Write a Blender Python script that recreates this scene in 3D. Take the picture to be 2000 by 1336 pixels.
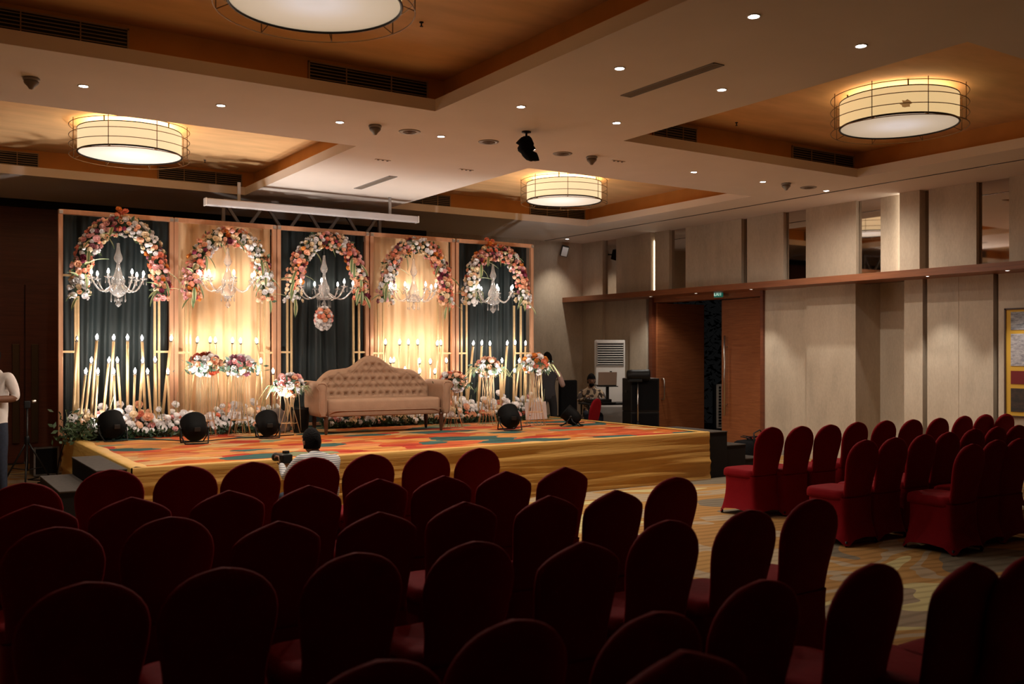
import bpy, bmesh, math, random
from mathutils import Vector, Matrix, noise as mnoise

for o in list(bpy.data.objects):
    bpy.data.objects.remove(o, do_unlink=True)
SC = bpy.context.scene
COL = SC.collection
R = math.radians

# ------------------------------------------------------------------ camera, world, exposure
F, YAW, HY, HC = 1863.54, 0.5789411, 687.92, 1.7      # focal length in px (2000 wide), heading, horizon row, eye height
cam_d = bpy.data.cameras.new('camera')
cam = bpy.data.objects.new('camera', cam_d)
COL.objects.link(cam)
cam.location = (0, 0, HC)
cam.rotation_euler = (R(90), 0, -YAW)
cam_d.sensor_width = 36.0
cam_d.lens = 36.0 * F / 2000
cam_d.shift_y = (HY - 668) / 2000
cam_d.clip_start = 0.05
cam_d.clip_end = 100
cam_d.dof.use_dof = True
cam_d.dof.focus_distance = 12.0
cam_d.dof.aperture_fstop = 2.8
SC.camera = cam

world = bpy.data.worlds.new('world')
SC.world = world
world.use_nodes = True
world.node_tree.nodes['Background'].inputs[0].default_value = (0.05, 0.05, 0.05, 1)
world.node_tree.nodes['Background'].inputs[1].default_value = 0.02

SC.view_settings.view_transform = 'Standard'
SC.view_settings.look = 'None'
SC.view_settings.gamma = 1
SC.view_settings.use_curve_mapping = False
SC.view_settings.exposure = 1.8
SC.cycles.max_bounces = 8
SC.cycles.diffuse_bounces = 4
SC.cycles.glossy_bounces = 3
SC.cycles.transmission_bounces = 5
SC.cycles.sample_clamp_indirect = 4.0
SC.cycles.use_denoising = True

# light levels (W)
W_DOWN, W_STAGE_DOWN, W_LEDGE, W_PAR, W_DRUM_UP = 4.0, 52.0, 15.0, 46.0, 4.0
E_BULB, E_SHADE, E_DISC = 24.0, 0.20, 0.16

# ------------------------------------------------------------------ measures of the room
HCEIL, XR, YB = 4.016, 12.39, 16.24
SX0, SX1, SY0, SY1, HS = 1.876, 9.195, 9.246, 13.35, 0.624
YF, HF = 13.12, 3.49


def ray(px):
    u = (px - 1000) / F
    return math.sin(YAW) + u * math.cos(YAW), math.cos(YAW) - u * math.sin(YAW)


def at_z(px, py, z):
    d = (HC - z) * F / (py - HY)
    dx, dy = ray(px)
    return Vector((d * dx, d * dy, z))


def at_y(px, py, Y):
    dx, dy = ray(px)
    d = Y / dy
    return Vector((d * dx, Y, HC - (py - HY) * d / F))


def at_x(px, py, X):
    dx, dy = ray(px)
    d = X / dx
    return Vector((X, d * dy, HC - (py - HY) * d / F))


# ------------------------------------------------------------------ materials
MATS = {}


def mat(name, col, rough=0.6, metal=0.0, emit=0.0, ecol=None, var=0.0, vscale=8.0, bump=0.0, bscale=60.0,
        sheen=0.0, alpha=1.0, trans=0.0, stretch=(1, 1, 1), spec=0.5, ior=1.45):
    if name in MATS:
        return MATS[name]
    m = bpy.data.materials.new(name)
    m.use_nodes = True
    nt = m.node_tree
    b = nt.nodes['Principled BSDF']
    b.inputs['Base Color'].default_value = (*col, 1)
    b.inputs['Roughness'].default_value = rough
    b.inputs['Metallic'].default_value = metal
    b.inputs['Specular IOR Level'].default_value = spec
    b.inputs['IOR'].default_value = ior
    if sheen:
        b.inputs['Sheen Weight'].default_value = sheen
        b.inputs['Sheen Roughness'].default_value = 0.4
        b.inputs['Sheen Tint'].default_value = (*[min(1, c * 2.5 + .05) for c in col], 1)
    if emit:
        b.inputs['Emission Color'].default_value = (*(ecol or col), 1)
        b.inputs['Emission Strength'].default_value = emit
    if trans:
        b.inputs['Transmission Weight'].default_value = trans
    if alpha < 1:
        b.inputs['Alpha'].default_value = alpha
    if var or bump:
        tc = nt.nodes.new('ShaderNodeTexCoord')
        mp = nt.nodes.new('ShaderNodeMapping')
        mp.inputs['Scale'].default_value = stretch
        nt.links.new(tc.outputs['Object'], mp.inputs['Vector'])
    if var:
        n = nt.nodes.new('ShaderNodeTexNoise')
        n.inputs['Scale'].default_value = vscale
        n.inputs['Detail'].default_value = 5
        nt.links.new(mp.outputs['Vector'], n.inputs['Vector'])
        r = nt.nodes.new('ShaderNodeValToRGB')
        r.color_ramp.elements[0].position = 0.3
        r.color_ramp.elements[1].position = 0.7
        r.color_ramp.elements[0].color = (*[c * (1 - var) for c in col], 1)
        r.color_ramp.elements[1].color = (*[min(1, c * (1 + var)) for c in col], 1)
        nt.links.new(n.outputs['Fac'], r.inputs['Fac'])
        nt.links.new(r.outputs['Color'], b.inputs['Base Color'])
    if bump:
        n2 = nt.nodes.new('ShaderNodeTexNoise')
        n2.inputs['Scale'].default_value = bscale
        n2.inputs['Detail'].default_value = 3
        nt.links.new(mp.outputs['Vector'], n2.inputs['Vector'])
        bp = nt.nodes.new('ShaderNodeBump')
        bp.inputs['Strength'].default_value = bump
        bp.inputs['Distance'].default_value = 0.02
        nt.links.new(n2.outputs['Fac'], bp.inputs['Height'])
        nt.links.new(bp.outputs['Normal'], b.inputs['Normal'])
    MATS[name] = m
    return m


def nodes_mat(name, rough=0.7, metal=0.0, sheen=0.0):
    m = bpy.data.materials.new(name)
    m.use_nodes = True
    nt = m.node_tree
    b = nt.nodes['Principled BSDF']
    b.inputs['Roughness'].default_value = rough
    b.inputs['Metallic'].default_value = metal
    if sheen:
        b.inputs['Sheen Weight'].default_value = sheen
    MATS[name] = m
    return m, nt, b


def N(nt, kind, **kw):
    n = nt.nodes.new(kind)
    for k, v in kw.items():
        if k in n.inputs:
            n.inputs[k].default_value = v
        else:
            setattr(n, k, v)
    return n


def ramp(nt, stops, interp='LINEAR'):
    r = nt.nodes.new('ShaderNodeValToRGB')
    cr = r.color_ramp
    cr.interpolation = interp
    while len(cr.elements) > 1:
        cr.elements.remove(cr.elements[-1])
    cr.elements[0].position = stops[0][0]
    cr.elements[0].color = (*stops[0][1], 1)
    for p, c in stops[1:]:
        e = cr.elements.new(p)
        e.color = (*c, 1)
    return r


# plain finishes
M_CEIL = mat('ceiling_plaster', (0.74, 0.67, 0.60), 0.9, var=0.03, vscale=1.5, spec=0.2)
M_ORANGE = mat('coffer_paint', (0.74, 0.46, 0.22), 0.75, var=0.10, vscale=2.5, stretch=(0.6, 2, 1), spec=0.3)
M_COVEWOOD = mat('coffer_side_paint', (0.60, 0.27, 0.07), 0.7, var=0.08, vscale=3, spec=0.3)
M_BLACK = mat('black_paint', (0.006, 0.006, 0.0065), 0.5, spec=.35)
M_BLACKMAT = mat('black_cloth', (0.007, 0.007, 0.008), 0.95, spec=0.1, bump=0.3, bscale=40)
M_DKMETAL = mat('dark_metal', (0.025, 0.023, 0.021), 0.4, 0.6)
M_CHROME = mat('brushed_steel', (0.6, 0.58, 0.55), 0.28, 1.0)
M_WHITE = mat('white_enamel', (0.75, 0.74, 0.72), 0.45)
M_GREYP = mat('grey_plastic', (0.32, 0.30, 0.28), 0.5)
M_BRONZE = mat('bronze_wire', (0.25, 0.15, 0.07), 0.4, 0.7)
M_MIRROR = mat('tinted_mirror', (0.55, 0.50, 0.46), 0.03, 1.0)
M_COPPER = mat('copper_paint', (0.62, 0.33, 0.19), 0.38, 0.35, var=0.10, vscale=20, stretch=(1, 1, 0.1))
M_GOLD = mat('gold_paint', (0.72, 0.50, 0.26), 0.38, 0.3, var=0.06, vscale=20)
M_GOLDWIRE = mat('gold_wire', (0.70, 0.48, 0.26), 0.35, 0.6)
M_RED = mat('red_spandex', (0.165, 0.0045, 0.008), 0.7, sheen=0.22, var=0.06, vscale=6, bump=0.25, bscale=9, spec=0.05)
M_RED.node_tree.nodes['Principled BSDF'].inputs['Sheen Tint'].default_value = (.75, .05, .05, 1)
M_SOFA = mat('tan_velvet', (0.35, 0.21, 0.13), 0.8, sheen=0.2, var=0.07, vscale=10, bump=0.1, bscale=50)
M_SOFALEG = mat('dark_leg_wood', (0.07, 0.025, 0.012), 0.35, var=0.2, vscale=12)
M_STEP = mat('step_carpet', (0.065, 0.055, 0.048), 0.95, var=0.15, vscale=30, bump=0.3, bscale=200, spec=0.1)
M_STEPSIDE = mat('step_side', (0.018, 0.016, 0.016), 0.9, spec=0.15)
M_BULB = mat('flame_bulb', (1, 0.93, 0.85), 0.3, emit=E_BULB, ecol=(1.0, 0.90, 0.78))
M_LED = mat('downlight_lens', (1, 1, 1), 0.3, emit=14.0, ecol=(1.0, 0.95, 0.92))
M_SOCKET = mat('bulb_socket', (0.10, 0.08, 0.06), 0.5)
M_SILVER = mat('aluminium_truss', (0.16, 0.145, 0.14), 0.5, 0.5)
M_SKIN = mat('skin', (0.23, 0.11, 0.065), 0.55, var=0.05, vscale=10)
M_HAIR = mat('black_hair', (0.006, 0.005, 0.005), 0.85, bump=0.6, bscale=90, spec=.12)
M_EYE = mat('eye_white', (0.10, 0.08, 0.07), 0.3)
M_JEANS = mat('dark_jeans', (0.020, 0.026, 0.045), 0.85, var=0.2, vscale=30)
M_SHIRTW = mat('pale_shirt', (0.74, 0.68, 0.64), 0.85, var=0.05, vscale=8, bump=0.4, bscale=12)
M_GREEN = mat('leaf_green', (0.05, 0.085, 0.035), 0.6, var=0.35, vscale=15)
M_TEALG = mat('leaf_blue_green', (0.05, 0.095, 0.06), 0.6, var=0.35, vscale=15)
M_GRASS = mat('grass_blade', (0.26, 0.27, 0.12), 0.6, var=0.3, vscale=15)
M_CASE = mat('screen_housing', (0.58, 0.57, 0.58), 0.5)

# fabric wall panels
m, nt, b = nodes_mat('wall_fabric', 0.9)
tc = N(nt, 'ShaderNodeTexCoord'); mp = N(nt, 'ShaderNodeMapping'); mp.inputs['Scale'].default_value = (1, 1, 0.35)
nt.links.new(tc.outputs['Object'], mp.inputs['Vector'])
n1 = N(nt, 'ShaderNodeTexNoise', Scale=2.2, Detail=6.0, Roughness=0.65)
nt.links.new(mp.outputs['Vector'], n1.inputs['Vector'])
r1 = ramp(nt, [(0.28, (0.42, 0.35, 0.27)), (0.5, (0.52, 0.435, 0.335)), (0.72, (0.60, 0.51, 0.40))])
nt.links.new(n1.outputs['Fac'], r1.inputs['Fac'])
n2 = N(nt, 'ShaderNodeTexNoise', Scale=55.0, Detail=3.0)
nt.links.new(mp.outputs['Vector'], n2.inputs['Vector'])
mx = N(nt, 'ShaderNodeMix', data_type='RGBA', blend_type='OVERLAY'); mx.inputs[0].default_value = 0.16
nt.links.new(r1.outputs['Color'], mx.inputs[6]); nt.links.new(n2.outputs['Fac'], mx.inputs[7])
nt.links.new(mx.outputs[2], b.inputs['Base Color'])
bp = N(nt, 'ShaderNodeBump', Strength=0.06, Distance=0.01)
nt.links.new(n2.outputs['Fac'], bp.inputs['Height']); nt.links.new(bp.outputs['Normal'], b.inputs['Normal'])
M_WALLF = m


def wood(name, c0, c1, scale, rough=0.35):
    m, nt, b = nodes_mat(name, rough)
    tc = N(nt, 'ShaderNodeTexCoord'); mp = N(nt, 'ShaderNodeMapping'); mp.inputs['Scale'].default_value = scale
    nt.links.new(tc.outputs['Object'], mp.inputs['Vector'])
    n1 = N(nt, 'ShaderNodeTexNoise', Scale=3.0, Detail=8.0, Roughness=0.7, Distortion=0.6)
    nt.links.new(mp.outputs['Vector'], n1.inputs['Vector'])
    r1 = ramp(nt, [(0.3, c0), (0.7, c1)])
    nt.links.new(n1.outputs['Fac'], r1.inputs['Fac'])
    nt.links.new(r1.outputs['Color'], b.inputs['Base Color'])
    return m


M_DOORWOOD = wood('door_veneer', (0.21, 0.065, 0.024), (0.38, 0.135, 0.05), (0.8, 0.8, 14))
M_LEDGEWOOD = wood('ledge_veneer', (0.17, 0.055, 0.022), (0.28, 0.10, 0.04), (1, 0.6, 14))
M_DARKWOOD = wood('wall_veneer', (0.12, 0.032, 0.014), (0.20, 0.06, 0.024), (0.6, 1, 10), 0.4)

# hall carpet
m, nt, b = nodes_mat('hall_carpet', 0.97)
b.inputs['Specular IOR Level'].default_value = 0.1
tc = N(nt, 'ShaderNodeTexCoord'); mp = N(nt, 'ShaderNodeMapping')
mp.inputs['Rotation'].default_value = (0, 0, 0.25); mp.inputs['Scale'].default_value = (0.42, 0.85, 1)
nt.links.new(tc.outputs['Object'], mp.inputs['Vector'])
n1 = N(nt, 'ShaderNodeTexNoise', Scale=.85, Detail=1.8, Roughness=0.45, Distortion=1.2)
nt.links.new(mp.outputs['Vector'], n1.inputs['Vector'])
r1 = ramp(nt, [(0.0, (0.17, 0.14, 0.10)), (0.36, (0.34, 0.18, 0.06)), (0.47, (0.36, 0.27, 0.17)), (0.53, (0.38, 0.21, 0.07)),
               (0.60, (0.50, 0.42, 0.20)), (0.65, (0.28, 0.21, 0.14))], 'CONSTANT')
nt.links.new(n1.outputs['Fac'], r1.inputs['Fac'])
wv = N(nt, 'ShaderNodeTexWave', Scale=3.0, Distortion=5.0, Detail=2.0); wv.bands_direction = 'Y'
nt.links.new(mp.outputs['Vector'], wv.inputs['Vector'])
r2 = ramp(nt, [(0.0, (0.70, 0.68, 0.66)), (0.5, (1, 1, 1))])
nt.links.new(wv.outputs['Fac'], r2.inputs['Fac'])
mx = N(nt, 'ShaderNodeMix', data_type='RGBA', blend_type='MULTIPLY'); mx.inputs[0].default_value = 0.8
nt.links.new(r1.outputs['Color'], mx.inputs[6]); nt.links.new(r2.outputs['Color'], mx.inputs[7])
nt.links.new(mx.outputs[2], b.inputs['Base Color'])
n3 = N(nt, 'ShaderNodeTexNoise', Scale=220.0)
bp = N(nt, 'ShaderNodeBump', Strength=0.4, Distance=0.01)
nt.links.new(n3.outputs['Fac'], bp.inputs['Height']); nt.links.new(bp.outputs['Normal'], b.inputs['Normal'])
M_CARPET = m

# stage carpet: patchwork of angular colour fields
m, nt, b = nodes_mat('stage_carpet', 0.95)
b.inputs['Specular IOR Level'].default_value = 0.1
tc = N(nt, 'ShaderNodeTexCoord'); mp = N(nt, 'ShaderNodeMapping'); mp.inputs['Scale'].default_value = (1.1, 1.9, 1); mp.inputs['Rotation'].default_value = (0, 0, -0.35)
nt.links.new(tc.outputs['Object'], mp.inputs['Vector'])
nz = N(nt, 'ShaderNodeTexNoise', Scale=3.0, Detail=2.0)
nt.links.new(mp.outputs['Vector'], nz.inputs['Vector'])
va = N(nt, 'ShaderNodeVectorMath', operation='MULTIPLY_ADD'); va.inputs[1].default_value = (0.35, 0.2, 0)
nt.links.new(nz.outputs['Color'], va.inputs[0]); nt.links.new(mp.outputs['Vector'], va.inputs[2])
vo = N(nt, 'ShaderNodeTexVoronoi', Scale=1.9)
nt.links.new(va.outputs['Vector'], vo.inputs['Vector'])
sp = N(nt, 'ShaderNodeSeparateColor'); nt.links.new(vo.outputs['Color'], sp.inputs[0])
r1 = ramp(nt, [(0.0, (0.62, 0.17, 0.035)), (0.18, (0.70, 0.32, 0.09)), (0.34, (0.48, 0.055, 0.028)), (0.46, (0.05, 0.13, 0.12)),
               (0.56, (0.66, 0.42, 0.18)), (0.68, (0.62, 0.13, 0.045)), (0.80, (0.26, 0.30, 0.17)), (0.90, (0.68, 0.26, 0.10))], 'CONSTANT')
nt.links.new(sp.outputs[0], r1.inputs['Fac'])
ns = N(nt, 'ShaderNodeTexNoise', Scale=5.0, Detail=6.0, Distortion=.8)
mp2 = N(nt, 'ShaderNodeMapping'); mp2.inputs['Scale'].default_value = (0.5, 4, 1)
nt.links.new(tc.outputs['Object'], mp2.inputs['Vector']); nt.links.new(mp2.outputs['Vector'], ns.inputs['Vector'])
r3 = ramp(nt, [(0.32, (0.36, 0.27, 0.23)), (0.5, (.66, .60, .58)), (0.68, (.92, 1.0, 1.05))]); nt.links.new(ns.outputs['Fac'], r3.inputs['Fac'])
mx = N(nt, 'ShaderNodeMix', data_type='RGBA', blend_type='MULTIPLY'); mx.inputs[0].default_value = 1.0
nt.links.new(r1.outputs['Color'], mx.inputs[6]); nt.links.new(r3.outputs['Color'], mx.inputs[7])
nt.links.new(mx.outputs[2], b.inputs['Base Color'])
M_STAGECARPET = m

M_SKIRT = mat('ochre_fabric', (0.56, 0.31, 0.075), 0.6, sheen=0.25, var=0.06, vscale=4, stretch=(0.3, 1, 6), bump=0.25, bscale=6)
M_CURT_D = mat('deep_green_drape', (0.008, 0.014, 0.0145), 0.6, sheen=0.06, var=0.12, vscale=3, stretch=(3, 1, 0.2))
M_CURT_C = mat('cream_drape', (0.78, 0.52, 0.29), 0.75, sheen=0.15, var=0.06, vscale=3, stretch=(3, 1, 0.2))


# ------------------------------------------------------------------ mesh helpers
class MB:
    def __init__(s):
        s.v, s.f, s.mi, s.sm = [], [], [], []

    def add(s, vs, fs, mi=0, smooth=False):
        b = len(s.v)
        s.v += [tuple(p) for p in vs]
        for f in fs:
            s.f.append(tuple(b + i for i in f)); s.mi.append(mi); s.sm.append(smooth)
        return s

    def box(s, lo, hi, mi=0, mtx=None):
        (x0, y0, z0), (x1, y1, z1) = lo, hi
        vs = [Vector(p) for p in ((x0, y0, z0), (x1, y0, z0), (x1, y1, z0), (x0, y1, z0), (x0, y0, z1), (x1, y0, z1), (x1, y1, z1), (x0, y1, z1))]
        if mtx:
            vs = [mtx @ p for p in vs]
        return s.add(vs, [(0, 3, 2, 1), (4, 5, 6, 7), (0, 1, 5, 4), (1, 2, 6, 5), (2, 3, 7, 6), (3, 0, 4, 7)], mi)

    def bbox(s, c, d, mi=0, bev=0.01, mtx=None):
        """box with chamfered edges"""
        bm = bmesh.new()
        bmesh.ops.create_cube(bm, size=1)
        bmesh.ops.scale(bm, vec=d, verts=bm.verts)
        bmesh.ops.bevel(bm, geom=bm.edges[:], offset=min(bev, min(d) * .45), segments=2, profile=0.6, affect='EDGES')
        vs = [v.co + Vector(c) for v in bm.verts]
        bm.verts.index_update()
        fs = [[v.index for v in f.verts] for f in bm.faces]
        bm.free()
        if mtx:
            vs = [mtx @ p for p in vs]
        return s.add(vs, fs, mi)

    def tube(s, pts, r, seg=8, mi=0, caps=True, smooth=True):
        pts = [Vector(p) for p in pts]
        rs = r if isinstance(r, (list, tuple)) else [r] * len(pts)
        vs, up = [], None
        for i, p in enumerate(pts):
            a = pts[max(0, i - 1)]; c = pts[min(len(pts) - 1, i + 1)]
            t = (c - a).normalized()
            if up is None:
                up = Vector((0, 0, 1)) if abs(t.z) < 0.9 else Vector((1, 0, 0))
            n = t.cross(up)
            n = n.normalized() if n.length > 1e-6 else t.orthogonal().normalized()
            q = n.cross(t).normalized()
            up = q
            for k in range(seg):
                a_ = 2 * math.pi * k / seg
                vs.append(p + (n * math.cos(a_) + q * math.sin(a_)) * rs[i])
        fs = []
        for i in range(len(pts) - 1):
            for k in range(seg):
                k2 = (k + 1) % seg
                fs.append((i * seg + k, i * seg + k2, (i + 1) * seg + k2, (i + 1) * seg + k))
        s.add(vs, fs, mi, smooth)
        if caps:
            b = len(s.v) - len(vs)
            s.f.append(tuple(b + k for k in range(seg))[::-1]); s.mi.append(mi); s.sm.append(False)
            s.f.append(tuple(b + (len(pts) - 1) * seg + k for k in range(seg))); s.mi.append(mi); s.sm.append(False)
        return s

    def ring(s, c, rad, r, seg=48, tseg=5, mi=0, mtx=None):
        vs, fs = [], []
        for i in range(seg):
            a = 2 * math.pi * i / seg
            for k in range(tseg):
                t = 2 * math.pi * k / tseg
                p = Vector(((rad + r * math.cos(t)) * math.cos(a), (rad + r * math.cos(t)) * math.sin(a), r * math.sin(t)))
                if mtx:
                    p = mtx @ p
                vs.append(p + Vector(c))
                fs.append((i * tseg + k, ((i + 1) % seg) * tseg + k, ((i + 1) % seg) * tseg + (k + 1) % tseg, i * tseg + (k + 1) % tseg))
        return s.add(vs, fs, mi, True)

    def lathe(s, prof, seg=16, mi=0, mtx=None, smooth=True):
        vs, fs = [], []
        n = len(prof)
        for r, z in prof:
            for k in range(seg):
                a = 2 * math.pi * k / seg
                vs.append(Vector((r * math.cos(a), r * math.sin(a), z)))
        for i in range(n - 1):
            for k in range(seg):
                k2 = (k + 1) % seg
                fs.append((i * seg + k, i * seg + k2, (i + 1) * seg + k2, (i + 1) * seg + k))
        if prof[0][0] > 1e-5:
            fs.append(tuple(range(seg))[::-1])
        if prof[-1][0] > 1e-5:
            fs.append(tuple((n - 1) * seg + k for k in range(seg)))
        if mtx:
            vs = [mtx @ p for p in vs]
        return s.add(vs, fs, mi, smooth)

    def ball(s, c, rad, seg=12, rings=8, mi=0, mtx=None):
        rad = rad if isinstance(rad, (tuple, list)) else (rad,) * 3
        vs, fs = [], []
        for i in range(rings + 1):
            p = math.pi * i / rings
            for k in range(seg):
                a = 2 * math.pi * k / seg
                q = Vector((rad[0] * math.sin(p) * math.cos(a), rad[1] * math.sin(p) * math.sin(a), rad[2] * math.cos(p)))
                if mtx:
                    q = mtx @ q
                vs.append(q + Vector(c))
        for i in range(rings):
            for k in range(seg):
                k2 = (k + 1) % seg
                fs.append((i * seg + k, (i + 1) * seg + k, (i + 1) * seg + k2, i * seg + k2))
        return s.add(vs, fs, mi, True)

    def loft(s, rings, mi=0, smooth=True, caps=(True, True)):
        n = len(rings[0])
        vs = [p for r_ in rings for p in r_]
        fs = []
        for i in range(len(rings) - 1):
            for k in range(n):
                k2 = (k + 1) % n
                fs.append((i * n + k, i * n + k2, (i + 1) * n + k2, (i + 1) * n + k))
        if caps[0]:
            fs.append(tuple(range(n))[::-1])
        if caps[1]:
            fs.append(tuple((len(rings) - 1) * n + k for k in range(n)))
        return s.add(vs, fs, mi, smooth)

    def mesh(s, name, mats):
        me = bpy.data.meshes.new(name)
        me.from_pydata(s.v, [], s.f)
        for m_ in (mats if isinstance(mats, (list, tuple)) else [mats]):
            me.materials.append(m_)
        me.polygons.foreach_set('material_index', s.mi)
        me.polygons.foreach_set('use_smooth', s.sm)
        me.update()
        return me

    def build(s, name, mats, parent=None, **kw):
        return link(name, s.mesh(name, mats), parent, **kw)


def link(name, data, parent=None, loc=None, rot=None, scale=None, kind=None):
    o = bpy.data.objects.new(name, data)
    COL.objects.link(o)
    if parent:
        o.parent = parent
    if loc is not None:
        o.location = loc
    if rot is not None:
        o.rotation_euler = rot
    if scale is not None:
        o.scale = scale
    if kind:
        o['kind'] = kind
    return o


def tag(o, label, cat, group=None):
    o['label'] = label
    o['category'] = cat
    if group:
        o['group'] = group
    return o


def thing(name, label, cat, loc=(0, 0, 0), rz=0, group=None):
    o = bpy.data.objects.new(name, None)
    o.empty_display_size = 0.1
    COL.objects.link(o)
    o.location = loc
    o.rotation_euler = (0, 0, rz)
    return tag(o, label, cat, group)


def struct(name, mb, mats):
    o = mb.build(name, mats)
    o['kind'] = 'structure'
    return o


def copy_tree(o, label=None):
    kids = [(c, list(c.children)) for c in o.children]
    r = o.copy(); COL.objects.link(r)
    if label:
        r['label'] = label
    for c, gs in kids:
        d = c.copy(); COL.objects.link(d); d.parent = r
        for g in gs:
            e = g.copy(); COL.objects.link(e); e.parent = d
    return r


def spot(loc, target, watts, size_deg, blend, col, radius=0.03, parent=None):
    L = bpy.data.lights.new('spot_lamp', 'SPOT')
    L.energy = watts; L.spot_size = R(size_deg); L.spot_blend = blend; L.color = col; L.shadow_soft_size = radius
    o = bpy.data.objects.new('spot_lamp', L)
    COL.objects.link(o)
    d = (Vector(target) - Vector(loc)).normalized()
    o.rotation_euler = d.to_track_quat('-Z', 'Y').to_euler()
    o.location = Vector(loc)
    if parent:
        o.parent = parent
        o.location = Vector(loc) - parent.location
    return o


def superring(cx, cy, z, hx, hy, n=20, p=2.0, zf=None):
    out = []
    for k in range(n):
        a = 2 * math.pi * k / n
        c, s_ = math.cos(a), math.sin(a)
        x = cx + hx * math.copysign(abs(c) ** (2 / p), c)
        y = cy + hy * math.copysign(abs(s_) ** (2 / p), s_)
        out.append(Vector((x, y, z if zf is None else zf(a))))
    return out


random.seed(11)

# ================================================================== SETTING
# floor
mb = MB(); mb.box((-3.2, -4, -0.1), (14.5, YB + .2, 0))
struct('floor', mb, M_CARPET)

# ceiling with four square coffers
CX = [(0.40, 4.40), (6.74, 10.75)]
CY = [(4.10, 8.08), (9.93, 13.92)]
xs = [-3.2, 0.40, 4.40, 6.74, 10.75, XR + .15]
ys = [-4, 4.10, 8.08, 9.93, 13.92, YB + .2]
mb = MB()
for i in range(5):
    for j in range(5):
        if i in (1, 3) and j in (1, 3):
            continue
        mb.add([(xs[i], ys[j], HCEIL), (xs[i + 1], ys[j], HCEIL), (xs[i + 1], ys[j + 1], HCEIL), (xs[i], ys[j + 1], HCEIL)], [(0, 3, 2, 1)])
struct('ceiling', mb, M_CEIL)
LIP, SET, CTOP = 0.115, 0.20, 0.37
for (x0, x1) in CX:
    for (y0, y1) in CY:
        mb = MB()
        z0, z1, z2 = HCEIL, HCEIL + LIP, HCEIL + CTOP
        a = [(x0, y0), (x1, y0), (x1, y1), (x0, y1)]
        bq = [(x0 - SET, y0 - SET), (x1 + SET, y0 - SET), (x1 + SET, y1 + SET), (x0 - SET, y1 + SET)]
        for k in range(4):
            p, q = a[k], a[(k + 1) % 4]; p2, q2 = bq[k], bq[(k + 1) % 4]
            mb.add([(*p, z0), (*q, z0), (*q, z1), (*p, z1)], [(0, 1, 2, 3)], 0)
            mb.add([(*p, z1), (*q, z1), (*q2, z1), (*p2, z1)], [(0, 1, 2, 3)], 0)
            mb.add([(*p2, z1), (*q2, z1), (*q2, z2), (*p2, z2)], [(0, 1, 2, 3)], 1)
        mb.add([(*c, z2) for c in bq], [(0, 1, 2, 3)], 2)
        struct('ceiling_coffer', mb, [M_CEIL, M_COVEWOOD, M_ORANGE])
# thin recessed track line that runs beside the panelled wall
mb = MB(); mb.box((11.40, -4, HCEIL - .006), (11.425, YB, HCEIL + .01)); struct('trim_1', mb, M_DKMETAL)

# back wall: dark veneer for most of its width, fabric at the far corner
mb = MB(); mb.box((-3.2, YB, 0), (8.6, YB + .15, HCEIL)); struct('wall_back', mb, M_DARKWOOD)
mb = MB(); mb.box((8.6, YB - .03, 0), (XR + .15, YB + .15, HCEIL)); struct('wall_back_corner', mb, M_WALLF)
mb = MB(); mb.box((-3.2, YB - .10, HCEIL - .11), (8.6, YB, HCEIL)); struct('trim_2', mb, M_BLACK)
mb = MB(); mb.box((-3.2, YB - .015, 0), (8.6, YB, .035)); struct('baseboard_back', mb, M_GREYP)
mb = MB(); mb.box((-3.3, -4, 0), (-3.2, YB, HCEIL)); struct('wall_left', mb, M_DARKWOOD)
mb = MB(); mb.box((-3.2, -4.1, 0), (XR + .1, -4, HCEIL)); struct('wall_front', mb, M_DARKWOOD)

# double door in the dark back wall, at the far end behind the standing man
xs_ = at_y(48, 700, YB - .05).x
ztop = at_y(50, 556, YB - .05).z
d = bpy.data.objects.new('door_1', None); COL.objects.link(d); d['kind'] = 'structure'; d.location = (xs_, YB, 0)
for sgn in (-1, 1):
    mb = MB()
    x0, x1 = (0.008, 0.98) if sgn > 0 else (-0.98, -0.008)
    mb.bbox(((x0 + x1) / 2, -.035, ztop / 2 + .01), (x1 - x0, .05, ztop - .02), bev=.006)
    leaf = mb.build('door_leaf', M_DARKWOOD, d)
    hx = at_y(31 if sgn < 0 else 68, 700, YB - .1).x - xs_
    za, zb = at_y(60, 865, YB - .1).z, at_y(60, 672, YB - .1).z
    mb = MB(); mb.bbox((hx, -.10, (za + zb) / 2), (.10, .03, zb - za), bev=.008)
    for z in (za + .2, zb - .2):
        mb.box((hx - .02, -.09, z - .02), (hx + .02, -.055, z + .02))
    mb.build('door_handle', mat('bronze_pull', (0.14, 0.09, 0.045), 0.4, 0.7), leaf)

# ---- wall on the right: panels above the ledge
LZ0, LZ1 = 2.745, 2.845       # ledge underside and top
XL = 11.86                    # ledge front edge


def yx(px, X=XR):
    dx, dy = ray(px)
    return X / dx * dy


mb = MB(); mb.box((XR + .10, -4, LZ1 - .1), (XR + .2, YB, HCEIL)); struct('wall_right', mb, M_BLACK)
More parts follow.
